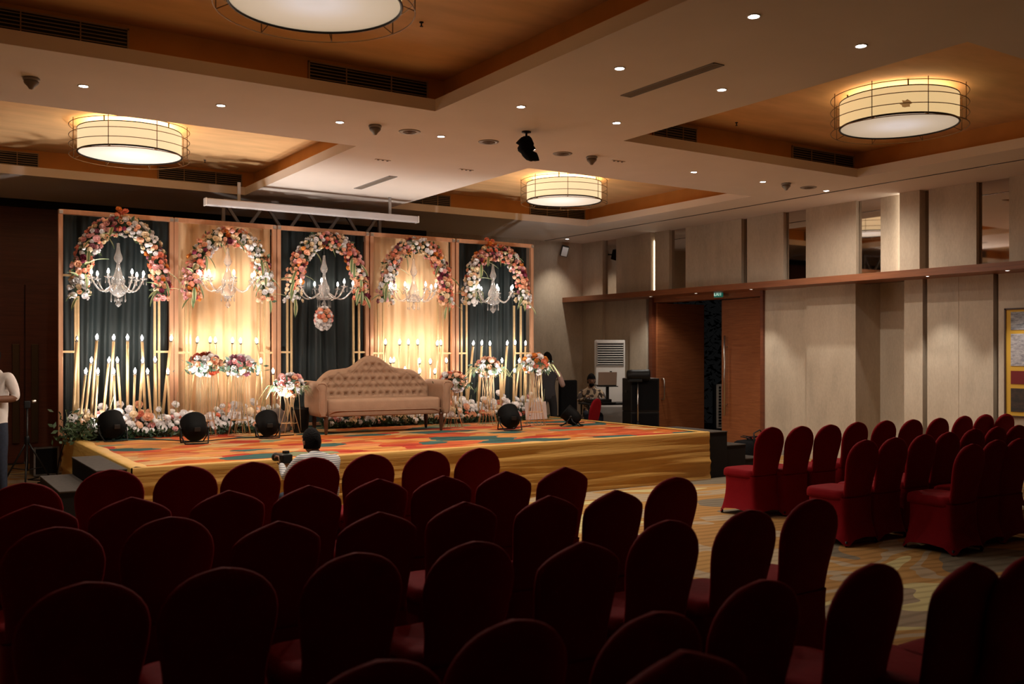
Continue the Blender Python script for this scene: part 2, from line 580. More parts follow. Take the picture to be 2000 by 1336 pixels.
# (px from, px to, front x, material) listed from the far corner towards the camera
upper = [(1135, 1177, XR, 'f'), (1184, 1203.5, XR + .07, 'm'), (1203.5, 1214, XR + .04, 'f'), (1214, 1251, XR + .01, 'f'), (1251, 1271, XR - .07, 'f'),
         (1279, 1307, XR + .0, 'f'), (1311, 1339, XR + .07, 'm'), (1339, 1448, XR, 'f'), (1450, 1458, XR + .07, 'm'), (1459, 1530, XR, 'f'),
         (1538, 1574, XR + .07, 'm'), (1574, 1672, XR, 'f'), (1679, 1720, XR + .07, 'm'), (1720, 1757, XR + .04, 'f'), (1757, 1796, XR - .07, 'f'),
         (1804, 1814, XR + .07, 'm'), (1814, 1907, XR, 'f'), (1915, 1971, XR + .07, 'm'), (1971, 2060, XR, 'f'), (2066, 2110, XR + .07, 'm'), (2110, 2300, XR, 'f')]
wu = bpy.data.objects.new('wall_right_upper', None); COL.objects.link(wu); wu['kind'] = 'structure'
for a, c, X, k in upper:
    mb = MB(); ya, yb = yx(a, X), yx(c, X)
    mb.box((X, yb, LZ1 - .02), (XR + .13, ya, HCEIL + .01))
    mb.build('panel' if k == 'f' else 'mirror_strip', M_WALLF if k == 'f' else M_MIRROR, wu)

lower = [(1135, 1177, XR, 'f'), (1177, 1230, XR + .06, 'f'), (1230, 1262, XR + .02, 'f'),
         (1489, 1575, XR + .02, 'f'), (1575, 1671, XR - .06, 'f'), (1665, 1712, XR + .52, 'f'), (1712, 1800, XR + .54, 'f'),
         (1766, 1802, XR - .02, 'f'), (1811, 1872, XR, 'f'), (1872, 1940, XR + .004, 'f'), (1950, 2100, XR + .03, 'f'), (2100, 2400, XR, 'f')]
wl = bpy.data.objects.new('wall_right_lower', None); COL.objects.link(wl); wl['kind'] = 'structure'
for a, c, X, k in lower:
    mb = MB(); ya, yb = yx(a, X), yx(c, X)
    mb.box((X, yb, 0), (XR + .55, ya, LZ1))
    mb.build('panel', M_WALLF, wl)
DY0, DY1 = yx(1487), yx(1276)        # doorway along the wall
mb = MB(); mb.box((XR + .56, DY1 + .1, 0), (XR + .62, YB, LZ1)); mb.box((XR + .56, -4, 0), (XR + .62, DY0 - .06, LZ1)); struct('wall_right_backing', mb, M_BLACK)
mb = MB(); mb.box((XR - .012, -4, 0), (XR, DY0 - .02, .08)); mb.box((XR - .012, DY1 + .1, 0), (XR, YB, .08)); struct('baseboard_right', mb, M_GREYP)
# glowing gap beside the proud pier
# ledge
mb = MB(); mb.box((XL, -2, LZ0), (XR + .12, YB - .03, LZ1)); ledge = struct('trim_ledge', mb, M_LEDGEWOOD)

# doorway: jambs, head, two leaves, the dark yard beyond
mb = MB()
mb.box((XR - .03, DY1, 0), (XR + .35, DY1 + .10, 2.745)); mb.box((XR - .03, DY0 - .06, 0), (XR + .35, DY0, 2.745))
struct('door_2_frame', mb, M_DARKWOOD)
mb = MB(); mb.box((XR + .02, DY0, 2.66), (XR + .3, DY1, 2.745)); struct('door_2_head', mb, M_DOORWOOD)
dd = bpy.data.objects.new('door_2', None); COL.objects.link(dd); dd['kind'] = 'structure'; dd.location = (XR + .05, DY1, 0)
mb = MB(); mb.bbox((.62, -.04, 1.335), (1.24, .05, 2.63), bev=.004)
leafA = mb.build('door_leaf', M_DOORWOOD, dd)
mb = MB(); hz = at_y(1290, 760, DY1 - .1).z
mb.tube([(.10, -.065, hz + .20), (.10, -.13, hz + .20), (.10, -.15, hz + .16), (.10, -.15, hz - .16), (.10, -.13, hz - .20), (.10, -.065, hz - .20)], .014, 8)
mb.build('door_handle', M_CHROME, leafA)
hingeB = Vector((12.62, DY0 + .04, 0)); freeB = Vector((12.80, DY0 + 1.28, 0))
ang = math.atan2(freeB.y - hingeB.y, freeB.x - hingeB.x)
d3 = bpy.data.objects.new('door_3', None); COL.objects.link(d3); d3['kind'] = 'structure'; d3.location = hingeB; d3.rotation_euler = (0, 0, ang)
mb = MB(); mb.bbox((.64, 0, 1.335), (1.26, .05, 2.63), bev=.004)
leafB = mb.build('door_leaf', M_DOORWOOD, d3)
mb = MB(); mb.tube([(1.10, .09, .55), (1.10, .09, 2.0)], .018, 10)
for z in (.75, 1.8):
    mb.tube([(1.10, .02, z), (1.10, .09, z)], .01, 6)
mb.build('door_handle', M_CHROME, leafB)
# yard beyond the doorway
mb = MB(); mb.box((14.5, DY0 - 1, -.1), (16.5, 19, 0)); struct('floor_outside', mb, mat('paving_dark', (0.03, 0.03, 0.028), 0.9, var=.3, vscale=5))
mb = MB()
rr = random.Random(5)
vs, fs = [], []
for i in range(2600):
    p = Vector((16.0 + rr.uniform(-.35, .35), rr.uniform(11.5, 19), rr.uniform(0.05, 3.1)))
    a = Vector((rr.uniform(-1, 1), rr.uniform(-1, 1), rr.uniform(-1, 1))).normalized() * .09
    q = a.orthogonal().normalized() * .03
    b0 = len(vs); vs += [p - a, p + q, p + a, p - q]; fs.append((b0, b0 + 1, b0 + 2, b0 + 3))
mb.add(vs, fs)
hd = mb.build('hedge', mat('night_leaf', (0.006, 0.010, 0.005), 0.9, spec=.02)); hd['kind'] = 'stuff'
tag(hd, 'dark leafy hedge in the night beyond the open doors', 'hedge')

# ================================================================== LIGHT FITTINGS
def drum(cx, cy, label, k_=1.0):
    M_SHADE, M_DISC = (M_SHADES[0], M_DISCS[0]) if k_ == 1 else (M_SHADES[1], M_DISCS[1])
    t = thing('drum_lamp', label, 'ceiling lamp', (cx, cy, HCEIL + .02), 0, 'drum lamps in the ceiling coffers')
    h, rad = 0.27, 0.575
    mb = MB()
    seg = 64
    vs = [(rad * math.cos(2 * math.pi * k / seg), rad * math.sin(2 * math.pi * k / seg), z) for z in (0, h) for k in range(seg)]
    mb.add(vs, [(k, (k + 1) % seg, seg + (k + 1) % seg, seg + k) for k in range(seg)], 0, True)
    mb.build('lamp_shade', M_SHADE, t)
    mb = MB(); mb.add([(rad * .99 * math.cos(2 * math.pi * k / seg), rad * .99 * math.sin(2 * math.pi * k / seg), .006) for k in range(seg)], [tuple(range(seg))[::-1]])
    mb.build('diffuser', M_DISC, t)
    mb = MB(); mb.ring((0, 0, 0), rad, .010, 64, 6); mb.ring((0, 0, h), rad, .006, 64, 6); mb.build('rim', M_DKMETAL, t)
    mb = MB()
    for z in (-.04, .075, .18, .30):
        mb.ring((0, 0, z), .665, .0045, 64, 5)
    for k in range(8):
        a = 2 * math.pi * (k + .3) / 8
        c, s_ = math.cos(a), math.sin(a)
        mb.tube([(.665 * c, .665 * s_, .33), (.665 * c, .665 * s_, -.04)], .0045, 5)
        mb.tube([(.665 * c, .665 * s_, -.04), (.58 * c, .58 * s_, -.005)], .004, 5)
    mb.build('wire_cage', M_BRONZE, t)
    for k in range(4):
        a = math.pi / 4 + k * math.pi / 2
        MB().tube([(.5 * math.cos(a), .5 * math.sin(a), h - .02), (.5 * math.cos(a), .5 * math.sin(a), CTOP - .02)], .008, 6).build('hanger', M_DKMETAL, t)
    # ring of lamps inside the open top washes the coffer
    L = bpy.data.lights.new('lamp_glow', 'AREA'); L.shape = 'DISK'; L.size = .95; L.energy = W_DRUM_UP * (2.0 if k_ > 1 else .6); L.color = (1.0, .80, .52)
    o = bpy.data.objects.new('lamp_glow', L); COL.objects.link(o); o.parent = t; o.location = (0, 0, h - .02); o.rotation_euler = (math.pi, 0, 0)
    return t


M_SHADES, M_DISCS = [], []
for k_, sc_ in ((1.0, (1.0, .70, .33)), (1.25, (1.0, .76, .44))):
    m, nt, b = nodes_mat('lamp_shade_cloth', 0.9)
    b.inputs['Base Color'].default_value = (.75, .62, .40, 1)
    b.inputs['Emission Color'].default_value = (*sc_, 1)
    b.inputs['Emission Strength'].default_value = E_SHADE * k_
    M_SHADES.append(m)
for k_ in (1.0, 1.15):
  m, nt, b = nodes_mat('lamp_diffuser', 0.6)
  b.inputs['Base Color'].default_value = (.8, .76, .7, 1)
  tc = N(nt, 'ShaderNodeTexCoord'); ln = N(nt, 'ShaderNodeVectorMath', operation='LENGTH')
  nt.links.new(tc.outputs['Object'], ln.inputs[0])
  rr_ = ramp(nt, [(0.0, (.95, .86, .80)), (0.12, (1.0, .90, .84)), (0.34, (.80, .66, .50)), (0.6, (.62, .50, .34))])
  nt.links.new(ln.outputs['Value'], rr_.inputs['Fac']); nt.links.new(rr_.outputs['Color'], b.inputs['Emission Color'])
  b.inputs['Emission Strength'].default_value = E_DISC * k_
  M_DISCS.append(m)
drum(2.40, 6.08, 'round drum ceiling lamp cut off by the top edge of the photo')
drum(2.40, 11.93, 'round drum ceiling lamp in the coffer above the first flower arch', 1.6)
drum(8.74, 11.90, 'small looking distant drum lamp in the orange coffer beside the end of the backdrop', 1.6)
drum(8.74, 6.07, 'drum ceiling lamp with a brown stain on its shade, near the panelled wall')
# the stain
mb = MB()
st = []
for k in range(14):
    a = 2 * math.pi * k / 14
    st.append((a, .5 + .5 * abs(math.sin(3.1 * a + 1))))
rd_ = .5775
base_a = math.atan2(-6.07, -8.74) + .12
vs = [(8.74 + rd_ * math.cos(base_a), 6.07 + rd_ * math.sin(base_a), HCEIL + .11)]
for a, q in st:
    th = base_a + math.cos(a) * .07 * q * (1.5 if k % 3 else .5)
    vs.append((8.74 + rd_ * math.cos(th), 6.07 + rd_ * math.sin(th), HCEIL + .11 + math.sin(a) * .045 * q * (1 if k % 2 else .5)))
mb.add([Vector(p) - Vector((8.74, 6.07, HCEIL + .02)) for p in vs], [(0, 1 + k, 1 + (k + 1) % 14) for k in range(14)])
lampD = [o for o in COL.objects if o.name.startswith('drum_lamp')][-1]
mb.build('stain', mat('stain_brown', (.20, .10, .03), .9, emit=.10, ecol=(.6, .3, .1)), lampD)

# recessed downlights
dl_proto = None


def downlight(x, y, label, watts, ang=75, zc=HCEIL, group='recessed downlights in the ceiling', target=None, r=.045, col=(1, .88, .74)):
    global dl_proto
    t = thing('downlight', label, 'downlight', (x, y, zc), 0, group)
    if dl_proto is None:
        a = MB(); a.ring((0, 0, -.002), .042, .007, 24, 5)
        c = MB(); c.lathe([(.036, -.003), (.036, .004)], 20, smooth=False)
        dl_proto = (a.mesh('rim', M_WHITE), c.mesh('lens', M_LED))
    link('rim', dl_proto[0], t, scale=(r / .045,) * 3 if r != .045 else None)
    link('lens', dl_proto[1], t, scale=(r / .045,) * 3 if r != .045 else None)
    if watts:
        spot((x, y, zc - .02), target or (x, y, 0), watts, ang, .9 if zc > 3 else .6, col, .04, t)
    return t


row = [(1.42, 'beside the cone smoke detector nearest the wooden doors'), (2.61, 'over the first flower arch'), (3.80, 'over the cream curtain bay'),
       (4.96, 'between the two round ceiling speakers'), (6.14, 'half hidden by the black wrapped projector'),
       (8.66, 'in front of the far orange coffer, first towards the wall'), (9.94, 'beside the smoke detector near the wall'), (11.25, 'closest to the panelled wall')]
for x, w in row:
    downlight(x, 8.98, 'lit white recessed downlight ' + w, W_STAGE_DOWN if x < 8 else 42, 172)
for x, nm in ((4.99, 'strip beside the big near coffer'), (6.15, 'strip beside the stained lamp coffer')):
    for y, w in ((7.48, 'first from the stage'), (6.03, 'second from the stage'), (4.59, 'third from the stage')):
        downlight(x, y, 'recessed downlight in the ' + nm + ', ' + w, W_DOWN, 55)
downlight(11.61, 15.7, 'small lit downlight in the far ceiling corner above the white wall speaker', 26, 90)
# under the ledge
for px, py, w, lab, gx in ((1467, 563, W_LEDGE, 'bright spot lamp under the wooden ledge over the open door', .0), (1271, 579, 14.0, 'dim spot lamp under the ledge end above the air conditioner', 0),
                       (1359, 573, .5, 'unlit looking spot lamp under the ledge beside the exit sign', 0), (1812, 538, W_LEDGE, 'dim spot lamp under the ledge above the dark wall recess', 0),
                       (1968, 526, W_LEDGE, 'bright spot lamp under the ledge above the yellow artwork', 0)):
    yy = yx(px, 11.96)
    downlight(11.96, yy, lab, w, 130 if px == 1271 else 72, LZ0, 'spot lamps under the ledge', (11.99, yy, 0), .030, (1, .92, .80))
# bright cove gap beside the two proud piers
M_COVE = mat('cove_light', (1, .95, .85), .5, emit=1.6, ecol=(1, .86, .68))
y = yx(1278, XR + .02)
t = MB().box((XR + .01, y - .012, LZ1), (XR + .05, y + .022, HCEIL - .16)).build('cove_strip', M_COVE)
tag(t, 'thin vertical warm light strip glowing beside the proud pier over the air conditioner', 'light strip', 'cove light strips')
y = yx(1757, XR - .07)
t = MB().box((XR - .045, y + .004, LZ1), (XR + .03, y + .016, HCEIL - .02)).build('cove_strip', M_COVE)
tag(t, 'hidden light strip behind the proud pier brightening the panel beside the mirror', 'light strip', 'cove light strips')

# ================================================================== CEILING FITTINGS
for x, y, lab in ((1.01, 8.96, 'round cone smoke detector on the ceiling near the photo edge'), (4.16, 8.92, 'cone smoke detector on the ceiling beside a round speaker'),
                  (6.97, 8.94, 'cone smoke detector on the ceiling in front of the far orange coffer'), (10.30, 8.89, 'cone smoke detector between two downlights near the panelled wall')):
    t = thing('smoke_detector', lab, 'smoke detector', (x, y, HCEIL), 0, 'smoke detectors')
    MB().lathe([(.0, -.10), (.018, -.095), (.03, -.075), (.055, -.05), (.06, -.035), (.055, -.028)], 20).build('sensor_cone', mat('detector_body', (.18, .15, .12), .5), t)
    MB().lathe([(.05, -.03), (.065, -.022), (.068, -.008), (.06, 0)], 20).build('base', M_GREYP, t)
for x, y, lab in ((4.58, 8.97, 'beside the cone detector over the stage front'), (5.53, 8.93, 'just behind the black wrapped projector'),
                  (6.58, 8.99, 'between the projector and a smoke detector'), (10.82, 8.94, 'next to the last downlight before the panelled wall')):
    t = thing('ceiling_speaker', 'flat round ceiling speaker ' + lab, 'speaker', (x, y, HCEIL), 0, 'round ceiling speakers')
    MB().lathe([(.085, -.008), (.10, -.012), (.112, -.006), (.115, 0)], 32).build('rim', M_GREYP, t)
    mb = MB(); mb.lathe([(0.001, -.010), (.05, -.010), (.086, -.007)], 32)
    for r_ in (.02, .04, .06):
        mb.ring((0, 0, -.011), r_, .003, 24, 4)
    mb.build('grille', mat('speaker_grille', (.22, .17, .13), .7), t)
for x, y, lab in ((4.98, 10.46, 'small ceiling plate with three dark holes, nearer the first coffer'), (6.13, 10.44, 'small ceiling plate with three dark holes, nearer the far orange coffer'),
                  (7.39, 8.96, 'tiny dark sprinkler head in front of the far orange coffer')):
    t = thing('sprinkler_plate', lab, 'ceiling fitting', (x, y, HCEIL), 0, 'small ceiling plates')
    MB().bbox((0, 0, -.004), (.20, .035, .008), bev=.003).build('plate', M_CEIL, t)
    for dx in (-.06, 0, .06):
        MB().lathe([(.014, -.012), (.014, -.006)], 10).build('nozzle', M_DKMETAL, t, loc=(dx, 0, 0))
for x, y, z, lab in ((3.63, 6.9, HCEIL + CTOP, 'small dark sprinkler head on the coffer beside the biggest drum lamp'),
                     (8.3, 7.9, HCEIL + CTOP, 'tiny dark sprinkler head inside the coffer of the stained lamp'),
                     (3.7, 13.5, HCEIL + CTOP, 'tiny sprinkler head in the coffer over the first flower arch')):
    t = thing('fire_sprinkler', lab, 'sprinkler', (x, y, z), 0, 'sprinkler heads')
    MB().lathe([(.018, 0), (.018, -.006), (.006, -.010), (.006, -.035)], 12).build('stem', M_DKMETAL, t)
    MB().lathe([(.014, -.034), (.014, -.038)], 12).build('deflector', M_DKMETAL, t)
for (x0, y0, y1, lab) in ((5.52, 5.50, 6.66, 'long linear air slot in the ceiling between two rows of downlights'), (5.50, 11.36, 12.50, 'long pale linear air slot in the ceiling over the stage')):
    t = thing('linear_diffuser', lab, 'air vent', (x0 + .06, (y0 + y1) / 2, HCEIL), 0, 'linear ceiling diffusers')
    L_ = (y1 - y0) / 2
    mb = MB()
    for a, c in (((-.06, -L_, -.008), (-.05, L_, 0)), ((.05, -L_, -.008), (.06, L_, 0)), ((-.06, -L_, -.008), (.06, -L_ + .012, 0)), ((-.06, L_ - .012, -.008), (.06, L_, 0))):
        mb.box(a, c)
    mb.build('frame', M_GREYP, t)
    for dx in (-.032, -.01, .012, .034):
        MB().bbox((dx, 0, -.004), (.010, 2 * L_ - .02, .006), bev=.002).build('slat', mat('diffuser_slat', (.30, .25, .20), .6), t)
    MB().box((-.05, -L_, -.002), (.05, L_, .0)).build('backing', mat('slot_backing', (.12, .09, .07), .8), t)
# grilles in the coffer sides
yin = [CY[0][1] + SET, CY[1][1] + SET]
for pa, pb, row_, lab in ((-60, 252, 0, 'long dark air grille in the near big coffer at the photo edge'), (602, 836, 0, 'dark air grille in the near coffer side above the middle of the stage'),
                        (-60, 76, 1, 'short stretch of air grille in the orange coffer at the photo edge'), (308, 473, 1, 'air grille in the orange coffer side beyond the first round lamp'),
                        (800, 880, 1, 'striped air grille at the near end of the distant orange coffer'), (1035, 1143, 1, 'air grille below the distant drum lamp'),
                        (1275, 1361, 0, 'dark air grille at the end of the stained lamp coffer'), (1547, 1668, 0, 'dark air grille under the drum lamp with the stain')):
    Yi = yin[row_] - .012
    xa, xb = at_y(pa, 100, Yi).x, at_y(pb, 100, Yi).x
    z0, z1 = HCEIL + .125, HCEIL + .335
    w2 = (xb - xa) / 2
    t = thing('air_grille', lab, 'air vent', ((xa + xb) / 2, Yi, z0), 0, 'air grilles in the coffer sides')
    h = z1 - z0
    mb = MB()
    for a, c in (((-w2, -.01, 0), (w2, .01, .014)), ((-w2, -.01, h - .014), (w2, .01, h)), ((-w2, -.01, 0), (-w2 + .014, .01, h)), ((w2 - .014, -.01, 0), (w2, .01, h)), ((-.4 * w2, -.008, 0), (-.4 * w2 + .008, .01, h)), ((.35 * w2, -.008, 0), (.35 * w2 + .008, .01, h))):
        mb.box(a, c)
    mb.build('frame', mat('grille_frame', (.42, .27, .14), .5), t)
    MB().box((-w2, .006, 0), (w2, .011, h)).build('backing', M_BLACK, t)
    for k in range(6):
        z = .022 + k * (h - .03) / 6
        mt = Matrix.Translation((0, -.002, z + .008)) @ Matrix.Rotation(.5, 4, 'X')
        MB().box((-w2 + .014, -.008, -.003), (w2 - .014, .008, .003), mtx=mt).build('louvre', mat('grille_louvre', (.34, .25, .15), .5), t)

# black cloth-wrapped projector hanging from the ceiling
pc = at_z(1028, 257, HCEIL)
t = thing('hanging_projector', 'lumpy black cloth-wrapped fixture hanging from the ceiling', 'projector', (pc.x, pc.y, HCEIL))
MB().lathe([(.05, 0), (.05, -.012), (.012, -.02), (.012, -.07)], 14).build('mount', M_DKMETAL, t)
rings = []
prof = [(-.05, .035, 0), (-.075, .075, .0), (-.10, .10, -.01), (-.135, .12, -.01), (-.155, .10, .0), (-.19, .115, 0), (-.22, .09, -.01), (-.245, .11, .02), (-.28, .10, .04), (-.32, .085, .06), (-.335, .03, .06)]
for i, (z, r_, off) in enumerate(prof):
    r_ *= .8; z *= .92
    rg = superring(0, 0, 0, r_, r_ * .8, 20, 2.6)
    rings.append([Vector((p.x * (1 + .22 * mnoise.noise(Vector((p.x * 14, p.y * 14, i * .9)))) + off, p.y * (1 + .2 * mnoise.noise(Vector((p.y * 12, p.x * 12, i)))) - off * .5, z + .012 * mnoise.noise(p * 25))) for p in rg])
MB().loft(rings[::-1]).build('cloth_wrap', M_BLACKMAT, t)

# white projection-screen housing over the backdrop
pa, pb = at_y(398, 403, 13.05), at_y(806, 434, 13.05)
t = thing('screen_housing', 'long white projection screen housing hanging above the backdrop', 'projection screen', ((pa.x + pb.x) / 2, 12.93, pa.z))
w2 = (pb.x - pa.x) / 2
MB().bbox((0, 0, .045), (2 * w2, .11, .095), bev=.015).build('housing', M_CASE, t)
for s_ in (-1, 1):
    MB().bbox((s_ * (w2 + .012), 0, .045), (.024, .12, .105), bev=.01).build('end_cap', M_WHITE, t)
    mb = MB(); mb.box((s_ * w2 * .72 - .02, -.01, .09), (s_ * w2 * .72 + .02, .01, HCEIL - pa.z)); mb.build('bracket', M_GREYP, t)

# wall speaker in the corner
ps = at_y(1098, 491, YB - .14)
t = thing('wall_speaker', 'small pale box speaker tilted down on the far corner wall', 'speaker', (ps.x, YB - .22, ps.z), R(-30))
mt = Matrix.Rotation(R(18), 4, 'X') @ Matrix.Rotation(R(12), 4, 'Y')
MB().bbox((0, 0, 0), (.15, .13, .22), bev=.015, mtx=mt).build('cabinet', M_DKMETAL, t)
MB().bbox((0, -.068, 0), (.125, .012, .19), bev=.005, mtx=mt).build('grille', M_WHITE, t)
MB().tube([(0, .04, 0), (-.04, .21, .02)], .015, 8).build('bracket', M_DKMETAL, t)

# exit sign
pe = at_x(1401, 577, 12.25)
t = thing('exit_sign', 'small lit green exit sign over the open doors', 'sign', (12.28, pe.y, 2.67))
MB().bbox((0, 0, .055), (.03, .20, .11), bev=.004).build('sign_box', mat('exit_green', (.02, .16, .11), .5, emit=.03, ecol=(.05, .6, .42)), t)
cu = bpy.data.curves.new('lettering', 'FONT'); cu.body = 'EXIT'; cu.size = .095; cu.extrude = .002; cu.align_x = 'CENTER'; cu.align_y = 'CENTER'
tmp = bpy.data.objects.new('lettering', cu); COL.objects.link(tmp)
dg = bpy.context.evaluated_depsgraph_get()
me = bpy.data.meshes.new_from_object(tmp.evaluated_get(dg))
bpy.data.objects.remove(tmp)
me.materials.clear(); me.materials.append(mat('exit_white', (.8, 1, .9), .5, emit=.16, ecol=(.7, 1, .85)))
link('lettering', me, t, loc=(-.018, 0, .055), rot=(R(90), 0, R(-90)))

# artwork at the photo's edge
XA = XR + .03
zt, zb_ = 2.28, .845
ya = yx(1962, XA - .03); yb = ya - 1.05
t = thing('framed_artwork', 'tall framed artwork with four prints on a yellow mount', 'artwork', (XA - .02, ya, zb_))
H_ = zt - zb_
mb = MB()
for lo, hi in (((-.02, -1.05, 0), (.02, 0, .02)), ((-.02, -1.05, H_ - .02), (.02, 0, H_)), ((-.02, -.02, 0), (.02, 0, H_)), ((-.02, -1.05, 0), (.02, -1.03, H_))):
    mb.box(lo, hi)
mb.build('frame', mat('frame_dark', (.05, .02, .012), .4), t)
MB().box((-.008, -1.04, .01), (.01, -.01, H_ - .01)).build('mount_board', mat('yellow_mount', (.62, .36, .04), .7), t)


def print_mat(name, a, c, sc):
    m, nt, b = nodes_mat(name, .6)
    n = N(nt, 'ShaderNodeTexNoise', Scale=sc, Detail=8.0, Roughness=.75)
    tc = N(nt, 'ShaderNodeTexCoord'); mp = N(nt, 'ShaderNodeMapping'); mp.inputs['Scale'].default_value = (1, 1, 3)
    nt.links.new(tc.outputs['Object'], mp.inputs['Vector']); nt.links.new(mp.outputs['Vector'], n.inputs['Vector'])
    r_ = ramp(nt, [(.4, a), (.6, c)]); nt.links.new(n.outputs['Fac'], r_.inputs['Fac']); nt.links.new(r_.outputs['Color'], b.inputs['Base Color'])
    return m


for (f0, f1, mm, lb) in ((.80, .965, print_mat('print_slate', (.13, .14, .17), (.40, .40, .42), 8), 'blue grey streaked print'), (.47, .765, print_mat('print_stone', (.22, .21, .24), (.50, .47, .48), 14), 'pale grey speckled print'),
                     (.305, .425, mat('print_red', (.16, .008, .01), .6), 'plain dark red print'), (.05, .265, print_mat('print_black', (.012, .012, .01), (.06, .03, .02), 4), 'nearly black print')):
    o = MB().box((-.013, -.98, f0 * H_), (-.008, -.085, f1 * H_)).build('print', mm, t); o['label'] = lb

# ================================================================== STAGE
st_ = thing('stage', 'low stage platform with patchwork orange carpet and ochre fabric skirt', 'stage', (0, 0, 0))
MB().box((SX0 + .03, SY0 + .03, 0), (SX1 - .03, SY1, HS - .02)).build('platform', M_BLACK, st_)
MB().box((SX0 + .02, SY0 + .02, HS - .02), (SX1 - .02, SY1 + .02, HS)).build('carpet', M_STAGECARPET, st_)


def skirt(p0, p1, n=160, rows=16, seed=3, roll=.0):
    """stretched cloth: sagging horizontal folds, rolled over the platform's edge"""
    p0, p1 = Vector(p0), Vector(p1)
    dr = (p1 - p0).normalized(); out = Vector((dr.y, -dr.x, 0))
    L_ = (p1 - p0).length
    vs, fs = [], []
    for i in range(n + 1):
        t_ = i / n
        for j in range(rows + 1):
            v_ = j / rows
            z = HS * v_
            x_ = t_ * L_
            nz_ = mnoise.noise(Vector((x_ * .45 + seed, z * 9 + .35 * math.sin(x_ * .9), seed)))
            fold = .032 * nz_ + .012 * math.sin(z * 60 + 2.5 * mnoise.noise(Vector((x_ * .5, 2.3, seed)))) * (1 - v_ * .5)
            fold *= math.sin(math.pi * min(1, v_ * 1.05 + .05)) ** .5
            p = p0 + dr * x_ + out * (.012 + .02 * (1 - v_) + fold)
            p.z = max(.004, z) + .004
            vs.append(p)
        # over the edge
        for q, (o_, zz) in enumerate(((.006, .012), (-.03, .016), (-.07 - .035 * mnoise.noise(Vector((t_ * L_ * 2.2, seed, 0))) - roll, .008))):
            p = p0 + dr * (t_ * L_) + out * o_
            p.z = HS + zz + roll * .1 * (1 + mnoise.noise(Vector((t_ * L_ * 4, seed, 1)))) * (q == 1)
            vs.append(p)
    w = rows + 4
    for i in range(n):
        for j in range(w - 1):
            fs.append((i * w + j, (i + 1) * w + j, (i + 1) * w + j + 1, i * w + j + 1))
    mb = MB(); mb.add(vs, fs, 0, True)
    return mb


skirt((SX0, SY0, 0), (SX1, SY0, 0)).build('skirt', M_SKIRT, st_)
skirt((SX0, SY1, 0), (SX0, SY0, 0), 100, seed=8, roll=.07).build('skirt', M_SKIRT, st_)
skirt((SX1, SY0, 0), (SX1, SY1, 0), 100, seed=5).build('skirt', M_SKIRT, st_)
MB().box((SX0, SY0 - .035, 0), (SX1, SY0 - .015, .018)).build('hem', mat('skirt_hem', (.62, .42, .20), .7), st_)


def step(name, lab, x0, x1, y0, y1, h, group):
    t = thing(name, lab, 'step', ((x0 + x1) / 2, (y0 + y1) / 2, 0), 0, group)
    w, d_ = (x1 - x0), (y1 - y0)
    MB().bbox((0, 0, (h - .012) / 2), (w - .01, d_ - .01, h - .012), bev=.006).build('body', M_STEPSIDE, t)
    MB().bbox((0, 0, h - .008), (w, d_, .016), bev=.006).build('tread', M_STEP, t)
    return t


step('stage_step', 'taller black step box against the stage side by the wooden doors', 1.575, SX0 - .03, 9.30, 10.68, .625, 'stage steps')
step('stage_step', 'lower black step box beside the taller one, by the tripod', 1.27, 1.57, 9.30, 10.60, .46, 'stage steps')
step('stage_step', 'highest black step box against the stage end facing the doorway', SX1 + .04, 9.60, 9.30, 10.3, .622, 'stage steps')
step('stage_step', 'middle black step box at the stage end by the doorway', 9.61, 10.02, 9.36, 10.3, .42, 'stage steps')
step('stage_step', 'lowest black step box at the stage end behind the red chair', 10.03, 10.42, 9.40, 10.3, .21, 'stage steps')

# ------------------------------------------------------------------ backdrop frames, drapes, arches
BAYS = [  # outer posts px, inner post px pairs, arch: left foot, apex, right foot; crossbar rows
    dict(o=(118, 334.5), i=((147, 152.5), (302, 310.5)), foot=((155, 578), (232, 441), (315, 580)), bar=(537, 687), dark=True),
    dict(o=(343.5, 535), i=((363, 371), (505, 516)), foot=((375, 580), (445, 462), (519, 582)), bar=(541, 689), dark=False),
    dict(o=(544, 716), i=((561, 569), (690, 701)), foot=((573, 578), (642, 470), (704, 592)), bar=(545, 688), dark=True),
    dict(o=(725, 884), i=((738, 748), (855, 864)), foot=((751, 586), (807, 480), (871, 597)), bar=(570, 690), dark=False),
    dict(o=(892, 1038), i=((901, 911), (1004, 1017)), foot=((916, 594), (968, 493), (1022, 594)), bar=(569, 690), dark=True),
]
BAYNAME = ['first dark bay', 'first cream bay', 'middle dark bay', 'second cream bay', 'last dark bay']
FZ0 = HS + .03


def pbar(p, q, s_=.05):
    """square-section bar"""
    p, q = Vector(p), Vector(q)
    mb = MB()
    d_ = (q - p)
    mt = Matrix.Translation((p + q) / 2) @ d_.to_track_quat('Z', 'Y').to_matrix().to_4x4()
    mb.bbox((0, 0, 0), (s_, s_, d_.length), bev=.006, mtx=mt)
    return mb


